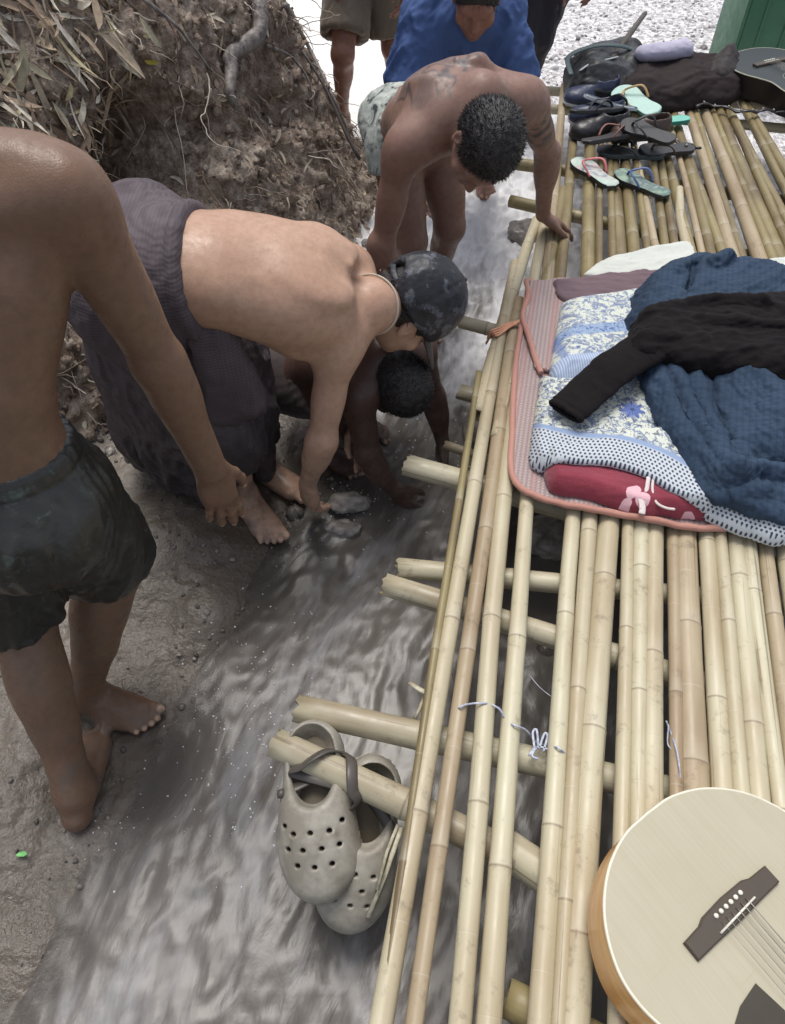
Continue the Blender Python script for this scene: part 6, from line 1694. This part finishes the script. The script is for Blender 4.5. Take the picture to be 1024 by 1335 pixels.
a_, an_, L_ = axis_of((802, 246), (750, 210), T + .01); flipflop((a_[0], a_[1], FAB), an_, "pale patterned flip-flop with a pink strap on the far bamboo", MARB, PINK, (0, 0), max(L_, .24), .10, 1, DKR, GF)
a_, an_, L_ = axis_of((872, 258), (803, 226), T + .01); flipflop((a_[0], a_[1], FAB), an_, "green patterned flip-flop with a blue strap beside the pink strapped one", GRN, BLU, (0, 0), max(L_, .24), .10, -1, DKR, GF)
a_, an_, L_ = axis_of((858, 150), (805, 118), T + .07); flipflop((a_[0], a_[1], T + .065), an_, "pale mint flip-flop with a tan strap tipped on top of the dark shoes", MINT, TAN, (.0, -.35), max(L_, .28), .11, 1, MINT)
a_, an_, L_ = axis_of((900, 156), (835, 158), T + .03); flipflop((a_[0], a_[1], T + .022), an_, "teal green flip-flop lying under the pale mint one", TEALS, TEAL, (.05, .08), max(L_, .25), .10, -1, TEAL)
def shoe(p0, p1, z_, label, mat, sole, w_=.048, tall=.075, laces=None, roll=0.0, trim=None):
    """a trainer from heel p0 to toe p1"""
    a_, b_ = U(*p0, z_), U(*p1, z_); d = unit(b_ - a_); L_ = np.clip(np.linalg.norm(b_ - a_), .22, .30); n = unit(V(0, 0, 1) * math.cos(roll) + np.cross(d, V(0, 0, 1)) * math.sin(roll)); x = np.cross(d, n)
    at = lambda q, r_, s_: a_ + d * (q * L_) + x * r_ + n * s_; A = (d, x, n)
    S = SDF()
    S.ell(at(.14, 0, .040), (L_ * .16, w_ * .78, .045), A, .02); S.ell(at(.78, 0, .026), (L_ * .23, w_, .032), A, .03); S.flat(at(.2, 0, .03), at(.75, 0, .026), w_ * .75, w_ * .92, x, .66, .04)
    S.cone(at(.12, 0, .05), at(.10, 0, tall), w_ * .74, w_ * .66, .03); S.cone(at(.32, 0, .05), at(.32, 0, tall - .004), w_ * .66, w_ * .60, .03); S.cone(at(.32, 0, .06), at(.62, 0, .042), w_ * .62, w_ * .5, .03)
    S.cone(at(.14, 0, tall * .55), at(.13, 0, tall + .03), w_ * .5, w_ * .58, .006, True); S.cone(at(.30, 0, tall * .55), at(.30, 0, tall + .03), w_ * .46, w_ * .52, .006, True)
    S.cone(at(.2, 0, tall + .04), at(.3, 0, tall + .03), .035, .035, .006, True)
    v, q = S.mesh(.004, None, 1); nn = normals(v, q)
    o = mesh_np("shoe", v + nn * (.0015 * fbm(v * 40, 3))[:, None], q, mat); tag(o, label, "shoe")
    S = SDF(); S.flat(at(.14, 0, .008), at(.80, 0, .008), w_ * .86, w_ * 1.05, x, .22, .02); S.ell(at(.80, 0, .010), (L_ * .22, w_ * 1.04, .012), A, .01)
    mesh_np("sole", *S.mesh(.004), sole, o)
    for i in range(5):
        q_ = .40 + .07 * i; hz_ = .083 - .008 * i
        mb = MB(); tube(mb, catmull([at(q_, -w_ * .5, hz_ - .018), at(q_ + .02, 0, hz_), at(q_, w_ * .5, hz_ - .018)], 5), .0022, 6, .7); mb.build("lace", laces or sole, o)
    return o
NAVY = solid("navy_leather", lin(52, 60, 84), .4); BLKL = solid("black_leather", lin(40, 38, 40), .38); BRN = solid("brown_leather", lin(70, 54, 46), .45); WSOL = solid("white_sole", lin(196, 202, 206), .5); DSOL = solid("dark_sole", lin(40, 48, 50), .5)
shoe((800, 128), (736, 136), FAB, "navy blue trainer nearest the deck's left edge at the far end", NAVY, WSOL, .05, .08, WSOL)
shoe((806, 156), (742, 160), FAB, "dark navy trainer with a white sole line under the navy one", NAVY, WSOL, .047, .075, WSOL)
shoe((812, 172), (744, 180), FAB, "black trainer in front of the two navy ones", BLKL, DSOL, .05, .075)
shoe((866, 178), (796, 182), FAB, "black and brown leather shoe below the teal flip-flop", BRN, DSOL, .05, .07, BLKL)
a_, an_, L_ = axis_of((868, 204), (778, 198), T + .01); flipflop((a_[0], a_[1], FAB), an_, "black sandal lying in front of the dark shoes", DKR, DKR, (0, 0), .28, .10, 1, solid("slate_sole", lin(62, 74, 78), .5))
for (p0, p1, z_, tl, lab, tp_, st_) in (
        ((742, 150), (806, 146), .075, (.0, -.3), "black sandal lying askew across the navy trainers", DKR, DKR),
        ((760, 190), (838, 168), .07, (.05, -.25), "dark sandal with a reddish strap on top of the black trainer", solid("black_sole", lin(50, 46, 46), .5), solid("rust_strap", lin(120, 72, 60), .5)),
        ((880, 188), (812, 168), .08, (-.05, -.2), "black sandal half under the mint flip-flop", DKR, DKR),
        ((760, 128), (818, 138), .085, (.1, -.3), "slate sandal with a pale edge above the navy trainers", solid("slate_foam", lin(66, 72, 84), .5), DKR),
        ((905, 196), (845, 200), .012, (0, -.05), "dark sandal next to the knotted strap", DKR, solid("brown_strap", lin(86, 66, 54), .5))):
    a_, an_, L_ = axis_of(p0, p1, T + z_); flipflop((a_[0], a_[1], T + z_), an_, lab, tp_, st_, tl, np.clip(L_, .24, .28), .10, 1, WSOL if 'pale edge' in lab else DKR)
for k, (p0, p1, r_, lab) in enumerate((((866, 186), (912, 200), .010, "short knotted dark strap beside the brown shoe"), ((906, 142), (1024, 152), .010, "long dark studded strap lying across the far bamboo"))):
    a_, b_ = U(*p0, T + .01), U(*p1, T + .01); q = np.linspace(0, 1, 40)
    c_ = a_ + (b_ - a_) * q[:, None] + np.stack([0 * q, .03 * np.sin(q * 9) * (1 - q * .5), .008 + .010 * np.abs(np.sin(q * 14))], 1)
    mb = MB(); tube(mb, c_, r_ * (1 + .25 * np.sin(q * 60)), 8, .5); o = mb.build("strap", BLKL); tag(o, lab, "strap")
    for i in range(4, 38, 5 if k else 9):
        mb = MB(); mb.add(ico(2)[0] * .006 + c_[i] + V(0, 0, r_ * .5), ico(2)[1]); mb.build("stud", STEEL, o)
# bags and jackets
def heap(name, px, zt, H, mat, label, cat, folds=(.010, 14, V(1, .2, 0), 3), res=.008, edge=.09, z0=None):
    p_ = outline(px, zt, 4); E_ = lambda x, y: np.sqrt(np.clip(-poly_sd(x, y, p_) / edge, 0, 1)); sd_ = folds[3]
    tp = lambda x, y: (T if z0 is None else z0) + .02 + H * E_(x, y) * (1 + .35 * noise3(np.stack([x * 6, y * 6, 0 * x + sd_], -1)))
    o = cloth_slab(name, p_, const(T + .001 if z0 is None else z0), tp, res, mat, fold=wrinkles(*folds, .5), k=.02, zmax=H + .25)
    return tag(o, label, cat)
GBLK = solid("black_nylon", lin(38, 38, 40), .45); DBRN = solid("dark_brown_cloth", lin(46, 38, 38), .8, .2)
bag = heap("black_bag", [(742, 108), (738, 85), (745, 70), (785, 62), (838, 66), (850, 85), (835, 108), (780, 116)], T + .07, .11, GBLK, "black nylon bag at the far left corner of the deck", "bag", (.012, 12, V(1, .2, 0), 3))
mb = MB(); tube(mb, catmull([U(745, 98, T + .10), U(742, 74, T + .13), U(775, 60, T + .16), U(810, 60, T + .16), U(832, 68, T + .12)], 8), .012, 8, .35); mb.build("carry_strap", solid("teal_grey_strap", lin(74, 92, 94), .5), bag)
mb = MB(); tube(mb, catmull([U(756, 92, T + .125), U(772, 82, T + .14), U(790, 78, T + .14), U(806, 74, T + .135)], 6), .006, 6, .5); mb.build("zipper", solid("pale_zip", lin(170, 176, 176), .4), bag)
heap("dark_jacket", [(800, 118), (815, 92), (850, 78), (900, 76), (950, 74), (975, 85), (970, 110), (930, 120), (880, 124), (840, 126)], T + .07, .09, DBRN, "dark brown jacket heaped between the black bag and the dark guitar", "jacket", (.014, 11, V(.8, .5, 0), 7))
heap("dark_cloth", [(930, 70), (935, 52), (955, 42), (972, 50), (970, 68), (950, 76)], T + .18, .10, solid("dark_felt", lin(50, 44, 44), .8), "dark peaked cloth lying before the green crate", "cloth", (.010, 16, V(1, .2, 0), 9), z0=T + .05)
A0, A1 = U(793, 84, T + .12), UY(842, 16, 4.35)
mb = MB(); tube(mb, [A0, lerp(A0, A1, .5), lerp(A0, A1, .96), A1], [.016, .015, .013, .009], 10, .7)
o = mb.build("wooden_stick", (lambda m: (m.set(m.ramp(m.noise(m.coord(scale=(1, 1, .2)), 50, 4), [(.3, lin(58, 52, 46)), (.7, lin(86, 78, 68))])), m.m)[1])(Mat("old_wood", .6))); tag(o, "dark wooden stick standing up out of the black bag", "stick")
a_, b_ = U(840, 70, T + .14), U(892, 64, T + .14)
S = SDF(); dd = b_ - a_; S.flat(a_, b_, .040, .048, unit(np.cross(dd, V(0, 0, 1))), .8, .02); S.cut(b_ + dd * .12, dd, .006)
o = part("rolled_cloth", S, .006, cloth_mat("lilac_cotton", lin(186, 182, 200), lin(164, 160, 180), .8), None, wrinkles(.006, 18, dd, 4)); tag(o, "pale lilac rolled cloth lying on the dark jacket", "cloth")
# green plastic crate beyond the deck
m = Mat("green_plastic", .45, .5); P = m.coord(); m.set(m.mix(m.ramp(m.noise(P, 6, 4), [(.3, 0.), (.7, .6)]), lin(64, 112, 84), lin(48, 92, 68)), m.ramp(m.noise(P, 20, 3), [(.3, .35), (.7, .6)])); GCR = m.m
c0 = U(956, 58, T - .02) + V(.06, .12, 0); cx_ = unit(V(1, -.06, 0)); cy_ = V(-cx_[1], cx_[0], 0)
cr = empty("plastic_crate", c0 + cx_ * .3 + cy_ * .2); tag(cr, "green plastic crate standing behind the dark guitar at the top right", "crate")
IC = Matrix.Translation(-cr.location)
def cbox(nm, lo, hi, tp=0):
    mb = MB(); c = [(l + h) / 2 for l, h in zip(lo, hi)]; box(mb, c0 + cx_ * c[0] + cy_ * c[1] + V(0, 0, c[2]), [cx_, cy_, (0, 0, 1)], [(h - l) / 2 for l, h in zip(lo, hi)])
    o = mb.build(nm, GCR, cr, False); o.matrix_basis = IC; bevel(o, .004); return o
HC = .36; zb = -c0[2] + .09
cbox("front_panel", (.02, 0, zb), (.60, .012, HC)); cbox("back_panel", (.02, .40, zb), (.60, .412, HC)); cbox("side_panel", (0.0, 0, zb), (.0185, .412, HC)); cbox("side_panel", (.6015, 0, zb), (.62, .412, HC)); cbox("base", (.02, .0135, zb), (.60, .3985, zb + .015))
cbox("rim", (-.012, -.014, HC - .03), (.632, -.0015, HC + .004)); cbox("rim", (-.014, -.001, HC - .03), (-.0015, .415, HC + .004))
for k in range(4): cbox("rib", (.10 + .13 * k, -.008, zb + .02), (.112 + .13 * k, -.0015, HC - .032))
